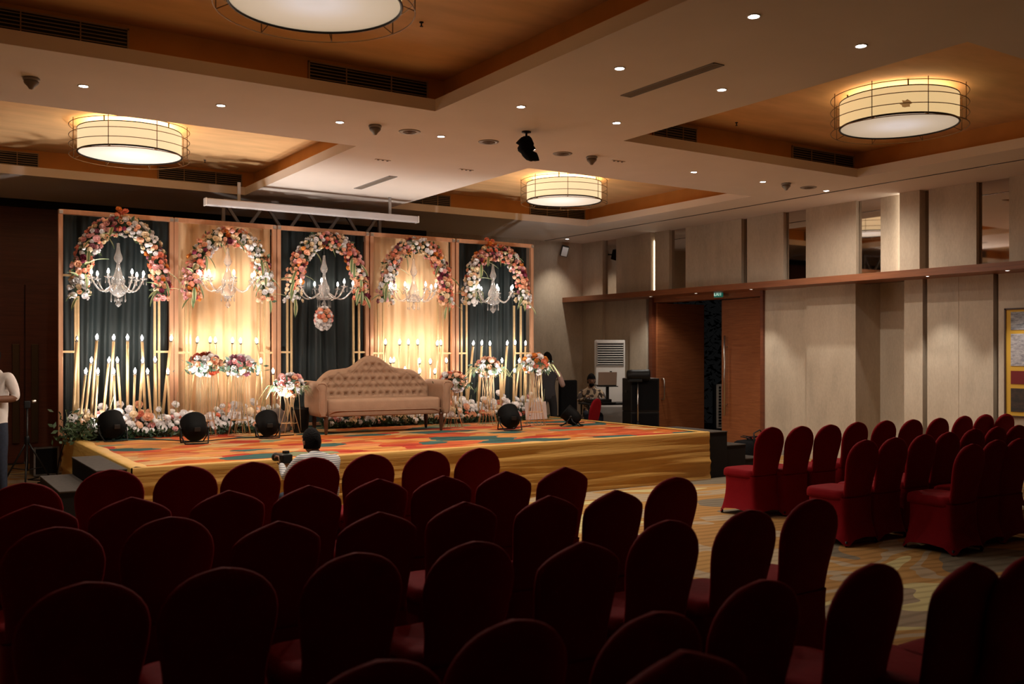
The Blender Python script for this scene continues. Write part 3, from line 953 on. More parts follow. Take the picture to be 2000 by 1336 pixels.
for bi, B in enumerate(BAYS):
    xa = at_y(B['o'][0], 600, YF).x; xb = at_y(B['o'][1], 600, YF).x
    t = thing('backdrop_frame', 'copper painted metal backdrop frame of the ' + BAYNAME[bi], 'stage backdrop', (0, 0, 0), 0, 'backdrop frames')
    z0 = HS + .01 if bi else HS + .02
    for x in (xa, xb):
        pbar((x, YF, z0), (x, YF, HF), .055).build('post', M_COPPER, t)
    pbar((xa - .02, YF, HF - .025), (xb + .02, YF, HF - .025), .06).build('top_bar', M_COPPER, t)
    pbar((xa + .03, YF, z0 + .03), (xb - .03, YF, z0 + .03), .045).build('bottom_bar', M_COPPER, t)
    fz = at_y(*B['foot'][0], YF).z
    inner = []
    for side in B['i']:
        for px in side:
            x = at_y(px, 600, YF).x; inner.append(x)
            pbar((x, YF, z0 + .05), (x, YF, fz), .030).build('arch_post', M_GOLD, t)
    zc = [at_y(B['o'][0], r_, YF).z for r_ in B['bar']]
    for z in zc:
        pbar((xa + .02, YF, z), (inner[1], YF, z), .028).build('crossbar', M_GOLD, t)
        pbar((inner[2], YF, z), (xb - .02, YF, z), .028).build('crossbar', M_GOLD, t)
    B['xa'], B['xb'], B['zf'] = xa, xb, fz
    for x in (xa, xb):   # corner couplers
        MB().bbox((x, YF - .035, HF - .03), (.05, .02, .05), bev=.006).build('coupler', M_CHROME, t)
    # feet that carry the frame behind the planting
    MB().box((xa - .02, YF - .1, HS), (xa + .02, YF + .25, HS + .02)).build('foot', M_DKMETAL, t)
    MB().box((xb - .02, YF - .1, HS), (xb + .02, YF + .25, HS + .02)).build('foot', M_DKMETAL, t)
    # drape
    mb = MB(); vs, fs = [], []
    n, rows = 150, 14
    x0, x1 = xa + .02, xb - .02
    cy = YF + .12
    for i in range(n + 1):
        u = i / n; x = x0 + (x1 - x0) * u
        for j in range(rows + 1):
            v_ = j / rows
            z = HS + .01 + (HF - .03 - HS - .01) * v_
            ph = x * 26 + 1.5 * mnoise.noise(Vector((x * 2.3, z * .35, bi * 7)))
            y = cy + .030 * math.sin(ph) + .02 * mnoise.noise(Vector((x * 9, z * .5, bi))) + .012 * math.sin(ph * 2.3 + 1)
            vs.append((x, y, z))
    w = rows + 1
    for i in range(n):
        for j in range(rows):
            fs.append((i * w + j, (i + 1) * w + j, (i + 1) * w + j + 1, i * w + j + 1))
    mb.add(vs, fs, 0, True)
    t2 = mb.build('drape', M_CURT_D if B['dark'] else M_CURT_C)
    tag(t2, ('deep green pleated drape' if B['dark'] else 'cream pleated drape') + ' hanging in the ' + BAYNAME[bi], 'curtain', 'backdrop drapes')
# pale lining behind so that the drapes do not glow from the room behind
# ------------------------------------------------------------------ flowers
FCOL = {'white': (.86, .83, .83), 'cream': (.84, .68, .47), 'peach': (.86, .50, .33), 'coral': (.78, .27, .17), 'pink': (.80, .43, .41),
        'burgundy': (.20, .03, .06), 'orange': (.70, .24, .05), 'mauve': (.36, .14, .18), 'rust': (.33, .05, .02)}


def rose_mesh(name, mtl, rnd):
    mb = MB()
    mb.ball((0, 0, .1), (.34, .34, .42), 6, 4)
    for ringi, (n, r0, r1, h0, h1, w) in enumerate(((4, .18, .62, .0, .62, .42), (5, .3, .92, -.12, .34, .5), (6, .35, 1.08, -.3, -.02, .5))):
        for k in range(n):
            a = 2 * math.pi * (k + .5 * ringi) / n + rnd.uniform(-.15, .15)
            c, s_ = math.cos(a), math.sin(a); tx, ty = -s_, c
            pr = [(r0, h0, w * .5), ((r0 + r1) * .52, (h0 + h1) * .5 - .08, w), (r1, h1, w * .62)]
            vs = []
            for r_, h_, ww in pr:
                for q in (-1, 1):
                    vs.append((r_ * c + q * ww * tx, r_ * s_ + q * ww * ty, h_ + (.06 if r_ == r1 else 0)))
            mb.add(vs, [(0, 1, 3, 2), (2, 3, 5, 4)], 0, True)
    return mb.mesh(name, mtl)


def pom_mesh(name, mtl, rnd):
    bm = bmesh.new(); bmesh.ops.create_icosphere(bm, subdivisions=2, radius=1)
    for v in bm.verts:
        v.co *= rnd.uniform(.78, 1.08); v.co.z *= .85
    me = bpy.data.meshes.new(name); bm.to_mesh(me); bm.free(); me.materials.append(mtl)
    return me


frnd = random.Random(21)
FLOWER = {}
for cn, cc in FCOL.items():
    mm = mat('petal_' + cn, cc, .7, var=.14, vscale=1.5, sheen=.1, spec=.2)
    FLOWER[cn] = [rose_mesh('flower', mm, frnd), rose_mesh('flower', mm, frnd), pom_mesh('flower', mm, frnd)]


def leaf_mesh(L_=1.0, w=.13, bend=.35):
    vs, fs = [], []
    n = 6
    for i in range(n + 1):
        t_ = i / n
        ww = w * math.sin(math.pi * (t_ * .93 + .07)) ** .8
        x, z = L_ * t_, -bend * t_ * t_
        vs += [(x, -ww, z + .03), (x, 0, z), (x, ww, z + .03)]
    for i in range(n):
        for k in range(2):
            a = i * 3 + k
            fs.append((a, a + 3, a + 4, a + 1))
    return vs, fs


m, nt, b = nodes_mat('variegated_leaf', .5)
tc = N(nt, 'ShaderNodeTexCoord'); sx = N(nt, 'ShaderNodeSeparateXYZ'); nt.links.new(tc.outputs['Object'], sx.inputs[0])
ab = N(nt, 'ShaderNodeMath', operation='ABSOLUTE'); nt.links.new(sx.outputs['Y'], ab.inputs[0])
rv = ramp(nt, [(0.0, (.10, .17, .06)), (.045, (.15, .22, .09)), (.075, (.55, .52, .28))]); nt.links.new(ab.outputs[0], rv.inputs['Fac'])
nt.links.new(rv.outputs['Color'], b.inputs['Base Color'])
M_VLEAF = m
mb = MB(); v_, f_ = leaf_mesh(); mb.add(v_, f_, 0, True); LEAF_V = mb.mesh('leaf', M_VLEAF)
mb = MB(); v_, f_ = leaf_mesh(1, .11, .2); mb.add(v_, f_, 0, True); LEAF_G = mb.mesh('leaf', M_GREEN)


def pick(rnd, mix):
    x = rnd.random() * sum(w for _, w in mix)
    for c, w in mix:
        x -= w
        if x <= 0:
            return c
    return mix[0][0]


def put_flower(parent, pos, out, size, rnd, mix, kind=None):
    me = FLOWER[pick(rnd, mix)][rnd.choice((0, 0, 1, 1, 2)) if kind is None else kind]
    q = Vector(out).to_track_quat('Z', 'Y')
    q = q @ Vector((0, 0, 1)).rotation_difference(Vector((rnd.uniform(-.35, .35), rnd.uniform(-.35, .35), 1)).normalized())
    e = q.to_euler()
    return link('flower', me, parent, loc=pos, rot=e, scale=(size,) * 3)


def small_leaves(parent, pts, rnd, size, mtl, name='foliage'):
    vs, fs = [], []
    for p, o_ in pts:
        d_ = (Vector(o_) * .8 + Vector((rnd.uniform(-1, 1), rnd.uniform(-1, 1), rnd.uniform(-1, 1)))).normalized()
        s_ = d_.orthogonal().normalized()
        s_ = Matrix.Rotation(rnd.uniform(0, 6.28), 3, d_) @ s_
        L_ = size * rnd.uniform(.6, 1.3)
        b0 = len(vs)
        vs += [p, p + d_ * L_ * .5 + s_ * L_ * .22, p + d_ * L_, p + d_ * L_ * .5 - s_ * L_ * .22]
        fs.append((b0, b0 + 1, b0 + 2, b0 + 3))
    mb = MB(); mb.add(vs, fs)
    return mb.build(name, mtl, parent, kind='stuff')


MIX_ARCH = [('white', .32), ('cream', .20), ('peach', .19), ('coral', .08), ('pink', .14), ('burgundy', .04), ('mauve', .05), ('orange', .03)]
GAR_LAB = ['flower garland arch beside the wooden doors in the ', 'flower garland arch against cream cloth in the ',
           'flower garland arch over the hanging flower ball in the ', 'flower garland arch against cream cloth in the ', 'flower garland arch at the far end in the ']
for bi, B in enumerate(BAYS):
    rnd = random.Random(100 + bi)
    yg = YF - .10
    a, apx, c = (at_y(*p, yg) for p in B['foot'])
    cx = (a.x + c.x) / 2; hw = (c.x - a.x) / 2
    zf = (a.z + c.z) / 2; hh = apx.z - zf
    t = thing('flower_garland', GAR_LAB[bi] + BAYNAME[bi], 'flower arch', (cx, yg, zf), 0, 'flower garland arches')

    def cv(s_):
        th = math.pi * s_
        x = -hw * math.copysign(abs(math.cos(th)) ** .86, math.cos(th))
        z = hh * math.sin(th) ** .92
        return Vector((x, 0, z))

    core = []
    K = 40
    for i in range(K + 1):
        s_ = i / K
        core.append(cv(min(max(s_, .002), .998)))
    MB().tube(core, .055, 8).build('core', M_GREEN, t)
    placed = []
    tries = 0
    while len(placed) < 200 and tries < 9000:
        tries += 1
        s_ = rnd.random() ** 1.0
        # even by arc length
        if rnd.random() > .55 + .45 * min(1, abs(math.sin(math.pi * s_)) + .3):
            continue
        p = cv(min(max(s_, .001), .999)); q = cv(min(.999, s_ + .01)); tn = (q - p).normalized()
        nrm = Vector((-tn.z, 0, tn.x))
        th = rnd.uniform(-1.75, 1.75)
        rad = .105 * rnd.uniform(.75, 1.2)
        out = (nrm * math.sin(th) + Vector((0, -1, 0)) * math.cos(th)).normalized()
        pos = p + out * rad
        if s_ < .02 or s_ > .98:
            pos.z -= rnd.uniform(0, .05)
        sz = rnd.choice((.029, .032, .036, .040, .045))
        if any((pos - pp).length < (sz + ps_) * .80 for pp, ps_ in placed):
            continue
        placed.append((pos, sz))
        # colour drifts in clumps
        cl = mnoise.noise(Vector((p.x * 3.2 + bi * 9, p.z * 3.2, bi * 3.7)))
        mix = MIX_ARCH if abs(cl) < .14 else ([('white', .6), ('cream', .3), ('peach', .1)] if cl > 0 else [('coral', .2), ('pink', .28), ('peach', .34), ('burgundy', .08), ('orange', .08), ('cream', .1)])
        put_flower(t, pos, out, sz, rnd, mix)
    if bi in (0, 4):
        for k in range(6):
            pos = cv(.5 - (.06 if bi else 0)) + Vector((rnd.uniform(-.09, .09), -.03 + rnd.uniform(-.05, .02), .10 + .035 * k * .6))
            put_flower(t, pos, (rnd.uniform(-.4, .4), -1, .6), .038, rnd, [('coral', .5), ('orange', .5)])
    small_leaves(t, [(cv(s2) + Vector((rnd.uniform(-.09, .09), rnd.uniform(-.09, .02), rnd.uniform(-.09, .09))), (rnd.uniform(-1, 1), -.4, rnd.uniform(-1, 1))) for s2 in [rnd.uniform(.005, .995) for _ in range(420)]], rnd, .075, M_GREEN)
    for k in range(18):
        s_ = rnd.choice((rnd.uniform(0.0, .12), rnd.uniform(.88, 1.0), rnd.uniform(.1, .9)))
        p = cv(min(max(s_, .002), .998))
        dv = Vector((rnd.uniform(-1, 1), rnd.uniform(-.5, -.15), rnd.uniform(-1, .35))).normalized()
        L_ = rnd.uniform(.15, .24)
        link('leaf', LEAF_V, t, loc=p + dv * .08 + Vector((0, -.08, 0)), rot=dv.to_track_quat('X', 'Z').to_euler(), scale=(L_,) * 3)
# orange crests on two arches

# ------------------------------------------------------------------ chandeliers
M_CRYSTAL = mat('crystal_glass', (.95, .92, .89), .10, trans=.8, spec=.9)
CH = [((231, 475), (230, 600), (158, 282), 556), ((445, 485), (444, 602), (372, 500), 557), ((633, 499), (632, 600), (570, 694), 572), ((808, 505), (807, 605), (758, 855), 577), ((963, 516), (960, 612), (925, 1008), 580)]
DROP_S = MB().lathe([(.001, -.075), (.007, -.06), (.003, -.04), (.0015, .0)], 6).mesh('glass_drop', M_CRYSTAL)
DROP_L = MB().lathe([(.001, -.22), (.009, -.20), (.003, -.17), (.002, -.06)], 6).mesh('glass_drop', M_CRYSTAL)
for bi, (top, bot, (xl, xr), ya_) in enumerate(CH):
    yc = YF - .30
    pt, pb_ = at_y(*top, yc), at_y(*bot, yc)
    za = at_y(top[0], ya_, yc).z
    zap = at_y(*BAYS[bi]['foot'][1], YF - .1).z
    hwid = (at_y(xr, 600, yc).x - at_y(xl, 600, yc).x) / 2 * .86
    t = thing('chandelier', 'glass arm chandelier with flame bulbs hanging in the ' + BAYNAME[bi], 'chandelier', (pt.x, yc, za), rz=.3 + bi * .5, group='crystal chandeliers')
    zt_, zb2 = pt.z - za, pb_.z - za
    MB().lathe([(.012, zb2 + .12), (.05, zb2 + .14), (.10, -.10), (.115, -.06), (.06, -.03), (.075, .0), (.085, .05), (.05, .13), (.025, .22), (.02, zt_ * .52), (.04, zt_ * .56), (.055, zt_ * .64),
                (.03, zt_ * .78), (.018, zt_ * .92), (.02, zt_)], 16).build('column', M_CRYSTAL, t)
    MB().lathe([(.003, zb2), (.02, zb2 + .015), (.038, zb2 + .04), (.02, zb2 + .07), (.01, zb2 + .12)], 12).build('finial', M_CRYSTAL, t)
    MB().tube([(0, 0, zt_), (0, 0, max(zt_ + .03, zap - za - .03))], .004, 6).build('hanging_rod', M_DKMETAL, t)
    for k in range(7):
        a_ = 2 * math.pi * k / 7 + .25
        c_, s_ = math.cos(a_), math.sin(a_)
        w_ = hwid * (1 if k % 2 else .93)
        pts = []
        for q in range(9):
            u = q / 8
            pts.append((c_ * (.05 + (w_ - .05) * u), s_ * (.05 + (w_ - .05) * u), .01 - .13 * math.sin(math.pi * u ** 1.15) + .06 * u))
        arm = MB().tube(pts, .011, 7).build('arm', M_CRYSTAL, t)
        ex, ey, ez = pts[-1]
        mtc = Matrix.Translation((ex, ey, ez))
        MB().lathe([(.012, -.01), (.045, .005), (.048, .012), (.014, .016), (.014, .05)], 12, mtx=mtc).build('candle_cup', M_CRYSTAL, arm)
        MB().lathe([(.004, .048), (.012, .056), (.016, .072), (.011, .092), (.002, .112)], 10, mtx=mtc).build('bulb', M_BULB, arm)
        for g in range(3):
            ag = g * 2.1
            link('glass_drop', DROP_S, arm, loc=(ex + .04 * math.cos(ag), ey + .04 * math.sin(ag), ez))
    for g in range(8):
        ag = g * math.pi / 4
        link('glass_drop', DROP_L, t, loc=(.09 * math.cos(ag), .09 * math.sin(ag), 0))

# hanging flower ball in the middle bay
pbll = at_y(632, 621, YF - .30)
t = thing('flower_ball', 'hanging drop of pink and white flowers under the middle chandelier', 'flower ball', pbll)
MB().ball((0, 0, 0), (.10, .10, .15), 12, 8).build('core', M_GREEN, t)
MB().tube([(0, 0, .14), (0, 0, .30)], .003, 5).build('cord', M_DKMETAL, t)
rnd = random.Random(77)
placed = []
for _ in range(4000):
    if len(placed) >= 60:
        break
    v3 = Vector((rnd.gauss(0, 1), rnd.gauss(0, 1), rnd.gauss(0, 1))).normalized()
    taper = 1.0 - .28 * max(0, v3.z)
    pos = Vector((v3.x * .115 * taper, v3.y * .115 * taper, v3.z * .165))
    if any((pos - p).length < .046 for p in placed):
        continue
    placed.append(pos)
    put_flower(t, pos, v3, rnd.uniform(.032, .042), rnd, [('white', 1)] if pos.z < -.05 else [('pink', .4), ('coral', .2), ('peach', .25), ('white', .2), ('burgundy', .05)])

# ------------------------------------------------------------------ tall flame candles
CAND = {
    0: [((189, 656), (178, 815)), ((222, 657), (215, 805)), ((249, 657), (249, 798)), ((277.5, 658), (283, 805)), ((334, 658), (318, 806)), ((150, 658), (143, 823)),
        ((178, 701), (168, 800)), ((212.5, 701), (202, 806)), ((229.5, 701), (236, 803)), ((278.5, 701), (272, 805)), ((303, 700), (304.5, 802)),
        ((167, 723), (159, 799)), ((191, 723), (186, 815)), ((222.5, 723), (225, 800)), ((263.5, 722.5), (261, 808)), ((288.5, 723), (294.5, 808)), ((328, 723), (330, 800))],
    1: [((385, 661), (370, 806)), ((410.5, 661), (406, 806)), ((421, 661.5), (430, 808)), ((454, 662), (450, 806)), ((470, 662.7), (475, 808)), ((501.5, 662.7), (519, 800)),
        ((509.7, 702), (514, 806)), ((386.6, 724), (386, 808)), ((445.4, 725), (442, 806)), ((471, 725), (477, 806)), ((503, 724), (498, 806)), ((533.6, 722), (537, 802))],
    3: [((752.7, 665), (748, 800)), ((780.5, 665), (776, 800)), ((797.7, 665), (798, 800)), ((815.8, 665), (818, 800)), ((854, 667), (850, 800)), ((861, 666), (865, 800)),
        ((763, 700.7), (766, 800)), ((768.5, 700), (757, 800)), ((819.4, 701.7), (823, 800)), ((840.4, 702.8), (838, 800)), ((872, 700.7), (877, 798)),
        ((791, 718.5), (789, 800)), ((819, 721.6), (812, 800)), ((849.3, 722), (846, 800))],
    4: [((924.2, 667.5), (912, 796)), ((941, 666.7), (935, 794)), ((957, 667.5), (959, 794)), ((990.4, 666.7), (982, 794)), ((1006, 666), (1002, 794)), ((1026.4, 667), (1023, 794)),
        ((980.5, 701), (981, 794)), ((1014, 701), (1006, 794)), ((937, 720), (934, 794)), ((961, 721), (956, 794)), ((1005, 720), (1003.5, 794)), ((976.6, 721), (978, 794)), ((1028, 721), (1026, 794))]}
ORD = ['first', 'second', 'third', 'fourth', 'fifth', 'sixth', 'seventh']
TIER = {0: 'tall', 1: 'middle height', 2: 'short'}
BAYSH = {0: 'first dark bay', 1: 'first cream bay', 3: 'second cream bay', 4: 'last dark bay'}
bulb_me = MB().lathe([(.007, 0), (.011, .008), (.0155, .020), (.018, .032), (.0135, .048), (.006, .062), (.001, .074)], 12).mesh('bulb', M_BULB)
bulb_off = MB().lathe([(.007, 0), (.011, .008), (.0155, .020), (.018, .032), (.0135, .048), (.006, .062), (.001, .074)], 12).mesh('bulb', M_WHITE)
for bi, lst in CAND.items():
    tiers = {0: [], 1: [], 2: []}
    for tp, bs in lst:
        tiers[0 if tp[1] < 680 else (1 if tp[1] < 712 else 2)].append((tp, bs))
    for ti, l2 in tiers.items():
        l2.sort()
        for k, (tp, bs) in enumerate(l2):
            yc = 12.93 - .12 * ti + .02 * ((k * 7) % 3 - 1)
            p = at_y(tp[0], tp[1] + 7, yc)
            bx = at_y(bs[0], bs[1], yc).x
            dirn = Vector((p.x, 0, p.z)) - Vector((bx, 0, at_y(bs[0], bs[1], yc).z))
            sl = dirn.x / dirn.z
            foot = Vector((p.x - sl * (p.z - HS), yc, HS))
            un = tp == (150, 658)
            t = thing('flame_candle', f'{ORD[k]} {TIER[ti]} gold {"unlit " if un else ""}candle from the door side in the {BAYSH[bi]}', 'candle', foot, 0, 'tall flame bulb candles')
            v3 = p - foot; L_ = v3.length
            q = v3.to_track_quat('Z', 'Y')
            thin = bi in (1, 3)
            rd2 = .0125 if thin else (.0185, .017, .0145)[ti]
            MB().tube([(0, 0, 0), v3 * .5, v3 - v3.normalized() * .02], [rd2 * 1.05, rd2, rd2 * .95], 10).build('candle_stick', M_GOLD, t)
            MB().lathe([(.012, -.022), (.020, -.016), (.020, -.004), (.010, 0)], 12).build('socket', M_SOCKET, t, loc=v3, rot=q.to_euler())
            link('bulb', bulb_off if un else bulb_me, t, loc=v3, rot=q.to_euler())

# ------------------------------------------------------------------ flower beds along the foot of the backdrop
MIX_BED = [('white', .68), ('cream', .12), ('peach', .13), ('coral', .03), ('pink', .04)]


def bed(name, lab, px0, px1, nfl, seed, hmax=.30, y0=12.52, y1=12.95, mix=MIX_BED):
    rnd = random.Random(seed)
    xa, xb = at_y(px0, 800, 12.6).x, at_y(px1, 800, 12.6).x
    t = thing(name, lab, 'flower bed', ((xa + xb) / 2, 12.72, HS), 0, 'flower beds at the foot of the backdrop')
    w2 = (xb - xa) / 2
    pts = []
    for _ in range(int(1500 * (xb - xa))):
        x = rnd.uniform(-w2, w2); y = rnd.uniform(y0 - 12.75, y1 - 12.72)
        hgt = hmax * (.55 + .35 * mnoise.noise(Vector((x * 2.2, seed, 0)))) * (.35 + .65 * min(1, (y + .22) / .3))
        pts.append((Vector((x, y, rnd.uniform(0.0, 1) * max(.05, hgt))), (rnd.uniform(-.5, .5), -.6, .8)))
    small_leaves(t, pts[::2], rnd, .075, M_GREEN)
    small_leaves(t, pts[1::2], rnd, .055, M_TEALG, 'foliage')
    placed = []
    tries = 0
    while len(placed) < nfl and tries < nfl * 60:
        tries += 1
        x = rnd.uniform(-w2, w2); u = rnd.random()
        y = (y0 - 12.72) + u * (y1 - y0) * .8
        hgt = hmax * (.6 + .4 * mnoise.noise(Vector((x * 2.2, seed, 0)))) * (.25 + .9 * u)
        pos = Vector((x, y, .045 + hgt * rnd.uniform(.75, 1.05)))
        if rnd.random() < .07:
            pos.z += rnd.uniform(.06, .14)
        sz = rnd.choice((.036, .042, .050, .058, .064))
        if any((pos - p).length < (sz + s2) * .9 for p, s2 in placed):
            continue
        placed.append((pos, sz))
        put_flower(t, pos, (rnd.uniform(-.3, .3), -1, .7), sz, rnd, mix)
    # upright grass stalks
    for k in range(int(9 * (xb - xa))):
        x = rnd.uniform(-w2, w2); y = rnd.uniform(-.10, .10); h = rnd.uniform(.3, .62); le = rnd.uniform(-.25, .25)
        MB().tube([(x, y, 0), (x + le * h * .5, y, h * .55), (x + le * h, y - .02, h)], [.006, .005, .002], 5).build('grass_stalk', M_GRASS, t)
    return t


bed('flower_bed', 'long bed of white and peach flowers from the door side to the sofa', 140, 552, 170, 31, .36)
bed('flower_bed', 'low strip of small flowers seen beneath the sofa', 640, 860, 34, 32, .14, 12.62, 12.9)
bed('flower_bed', 'bed of white and pink flowers between sofa and stage end', 862, 1066, 110, 33, .36)
# loose dark greenery at the stage corner
rnd = random.Random(9)
t = thing('greenery_bush', 'dark loose green foliage spilling over the stage back corner', 'greenery', (at_y(148, 830, 12.7).x, 12.5, HS))
small_leaves(t, [(Vector((rnd.gauss(0, .13), rnd.gauss(0, .12), abs(rnd.gauss(.10, .10)))), (rnd.uniform(-1, 1), -.5, .5)) for _ in range(420)], rnd, .08, M_GREEN)

# ------------------------------------------------------------------ flower stands
MIX_A = [('rust', .3), ('white', .3), ('orange', .12), ('peach', .2), ('mauve', .08)]
MIX_B = [('mauve', .3), ('pink', .35), ('white', .25), ('burgundy', .1)]
MIX_C = [('pink', .45), ('white', .3), ('peach', .2), ('mauve', .1)]
MIX_D = [('coral', .3), ('white', .3), ('peach', .25), ('rust', .15)]
MIX_E = [('peach', .55), ('white', .35), ('pink', .1)]
MIX_F = [('orange', .35), ('coral', .3), ('white', .25), ('cream', .1)]
STANDS = [((400, 704), (402, 848), 34, MIX_A, 'rust red and white flower ball on a gold wire stand, first cream bay', 'plain'),
          ((468, 706), (468, 850), 31, MIX_B, 'mauve and pink flower ball on a gold wire stand, first cream bay', 'plain'),
          ((564, 744), (567, 847), 33, MIX_C, 'pink flower ball with drooping grass on a low wire stand beside the sofa', 'grass'),
          ((881, 738), (888, 836), 31, MIX_D, 'coral and white flower ball on a wire stand just beyond the sofa', 'plain'),
          ((952, 709), (953, 831), 28, MIX_E, 'peach and white flower ball on a wire stand in the last dark bay', 'grass'),
          ((1046, 703), (1046, 831), 30, MIX_F, 'orange flower ball on a wire stand at the stage end beside the person', 'grass')]
for si, (tp, bs, rpx, mix, lab, kind) in enumerate(STANDS):
    rnd = random.Random(300 + si)
    g = at_z(bs[0], bs[1], HS)
    g.y = min(g.y, 12.35)
    pz = at_y(tp[0], tp[1] + 8, g.y)
    g.x = (pz.x + at_y(bs[0], bs[1], g.y).x) / 2
    H2 = pz.z - HS
    d_ = g.y / ray(tp[0])[1]
    rad = rpx / F * d_
    t = thing('flower_stand', lab, 'flower stand', (g.x, g.y, HS), 0, 'flower arrangements on gold wire stands')
    mb = MB()
    for k in range(8):
        a_ = 2 * math.pi * k / 8
        b_ = a_ + (.9 if k % 2 else -.9)
        mb.tube([(.15 * math.cos(a_), .15 * math.sin(a_), .006), (.045 * math.cos((a_ + b_) / 2), .045 * math.sin((a_ + b_) / 2), H2 * .55), (.11 * math.cos(b_), .11 * math.sin(b_), H2 * .98)], .0042, 5)
    mb.build('wire_leg', M_GOLDWIRE, t)
    for z, r_ in ((.006, .15), (H2 * .22, .105), (H2 * .98, .11)):
        MB().ring((0, 0, z), r_, .0045, 28, 5).build('hoop', M_GOLDWIRE, t)
    MB().ball((0, 0, H2), (rad * .55, rad * .55, rad * .40), 10, 6).build('core', M_GREEN, t)
    placed = []; tries = 0
    while len(placed) < 40 and tries < 2500:
        tries += 1
        v3 = Vector((rnd.gauss(0, 1), rnd.gauss(0, 1), abs(rnd.gauss(0, 1)) - .35)).normalized()
        pos = Vector((v3.x * rad * .80, v3.y * rad * .80, H2 + v3.z * rad * .62))
        sz = rnd.choice((.040, .046, .054))
        if any((pos - p).length < (sz + s2) * .78 for p, s2 in placed):
            continue
        placed.append((pos, sz))
        put_flower(t, pos, v3, sz, rnd, mix if v3.z > .1 or rnd.random() < .4 else [('white', .7), ('peach', .3)])
    small_leaves(t, [(Vector((rnd.gauss(0, rad * .5), rnd.gauss(0, rad * .5), H2 + rnd.uniform(-.08, .05))), (rnd.uniform(-1, 1), rnd.uniform(-1, 1), -.2)) for _ in range(170)], rnd, .09, M_TEALG)
    nb = 46 if kind == 'grass' else 26
    mb = MB()
    for k in range(nb):
        a_ = rnd.uniform(0, 6.28); L_ = rnd.uniform(.12, .30 if kind == 'grass' else .2)
        c_, s_ = math.cos(a_), math.sin(a_)
        r0 = rad * .55
        mb.tube([(r0 * c_, r0 * s_, H2 - .02), ((r0 + L_ * .55) * c_, (r0 + L_ * .55) * s_, H2 - .02 + L_ * .05), ((r0 + L_ * .95) * c_, (r0 + L_ * .95) * s_, H2 - L_ * .65)], [.004, .0045, .0012], 4)
    o = mb.build('grass_blades', M_GRASS, t, kind='stuff')
    for k in range(9):  # hanging ribbons of pale grass under the ball
        a_ = rnd.uniform(0, 6.28); r0 = rad * rnd.uniform(.2, .55)
        MB().tube([(r0 * math.cos(a_), r0 * math.sin(a_), H2 - .03), (r0 * 1.15 * math.cos(a_), r0 * 1.15 * math.sin(a_), H2 * .5), (r0 * 1.3 * math.cos(a_), r0 * 1.3 * math.sin(a_), H2 * rnd.uniform(.05, .3))], [.004, .004, .002], 5).build('ribbon', mat('raffia', (.52, .40, .24), .8), t)

# ------------------------------------------------------------------ stage par cans
PARS = [((220, 861), 25, 'spot can with its round body turned aside, at the stage corner by the step boxes', 'wide', Vector((-.15, 1, 0))),
        ((380, 866), 25, 'black stage spot can in front of the rust red flower stand', 'up', Vector((.05, 1, 0))),
        ((523, 855), 22, 'black stage spot can beside the sofa side flower stand', 'up', Vector((.15, 1, 0))),
        ((996, 840), 21, 'black stage spot can on splayed legs in front of the last dark bay', 'up', Vector((.2, 1, 0))),
        ((1117, 832), 16, 'small black stage spot can at the far end of the stage', 'up', Vector((-.9, .9, 0)))]
par_pos = []
for i, (pp, rp, lab, kind, dr) in enumerate(PARS):
    g = at_z(pp[0], pp[1], HS)
    dd_ = (HC - HS) * F / (pp[1] - HY)
    r_ = rp / F * dd_ * .95
    r_ = min(r_, .16)
    if i == 4:
        g.x = min(g.x, SX1 - .25); 
    t = thing('stage_spot', lab, 'stage light', g, math.atan2(dr.y, dr.x) - math.pi / 2, 'stage spot cans')
    zc = r_ * 1.22
    tilt = R(38)
    mt = Matrix.Translation((0, 0, zc)) @ Matrix.Rotation(tilt - math.pi / 2, 4, 'X')
    MB().lathe([(.001, -.13), (r_ * .45, -.13), (r_ * .8, -.10), (r_, -.03), (r_, .10), (r_ * 1.04, .11), (r_ * 1.04, .13), (r_ * .94, .13), (r_ * .92, .09)], 26, mtx=mt).build('can', mat('can_black', (.004, .004, .004), .65, spec=.12), t)
    mb = MB()
    for k in range(7):
        mb.ring((0, 0, 0), r_ * .3, .004, 16, 4, mtx=mt)
    MB().lathe([(.001, .088), (r_ * .9, .09)], 26, mtx=mt).build('lens', mat('par_lens', (.9, .95, 1), .2, emit=6, ecol=(1, .93, .88)), t)
    MB().bbox((0, -.145, zc - .0), (.07, .03, .05), bev=.006, mtx=Matrix.Identity(4)).build('connector', M_DKMETAL, t)
    mb = MB()
    for s_ in (-1, 1):
        mb.tube([(s_ * r_ * 1.08, 0, zc), (s_ * r_ * 1.08, -.03, zc * .5), (s_ * r_ * .9, -.12, .008), (s_ * r_ * .35, -.16, .008)], .009, 6)
        mb.tube([(s_ * r_ * 1.08, 0, zc), (s_ * r_ * 1.08, .05, zc * .5), (s_ * r_ * .9, .14, .008), (s_ * r_ * .35, .17, .008)], .009, 6)
    mb.tube([(-r_ * .4, -.16, .008), (r_ * .4, -.16, .008)], .009, 6); mb.tube([(-r_ * .4, .17, .008), (r_ * .4, .17, .008)], .009, 6)
    mb.build('yoke', M_BLACK, t)
    for s_ in (-1, 1):
        MB().lathe([(.018, -.01), (.018, .012), (.008, .016)], 10, mtx=Matrix.Translation((s_ * r_ * 1.1, 0, zc)) @ Matrix.Rotation(s_ * math.pi / 2, 4, 'Y')).build('knob', M_DKMETAL, t)
    dn = dr.normalized()
    lp = Vector((g.x, g.y, HS + zc)) + dn * .12 + Vector((0, 0, .12))
    par_pos.append((lp, dn))
TG = [(2.55, YF, 3.7), (3.7, YF, 3.8), (5.0, YF, 3.8), (7.4, YF, 3.8), (8.4, YF, 3.4)]
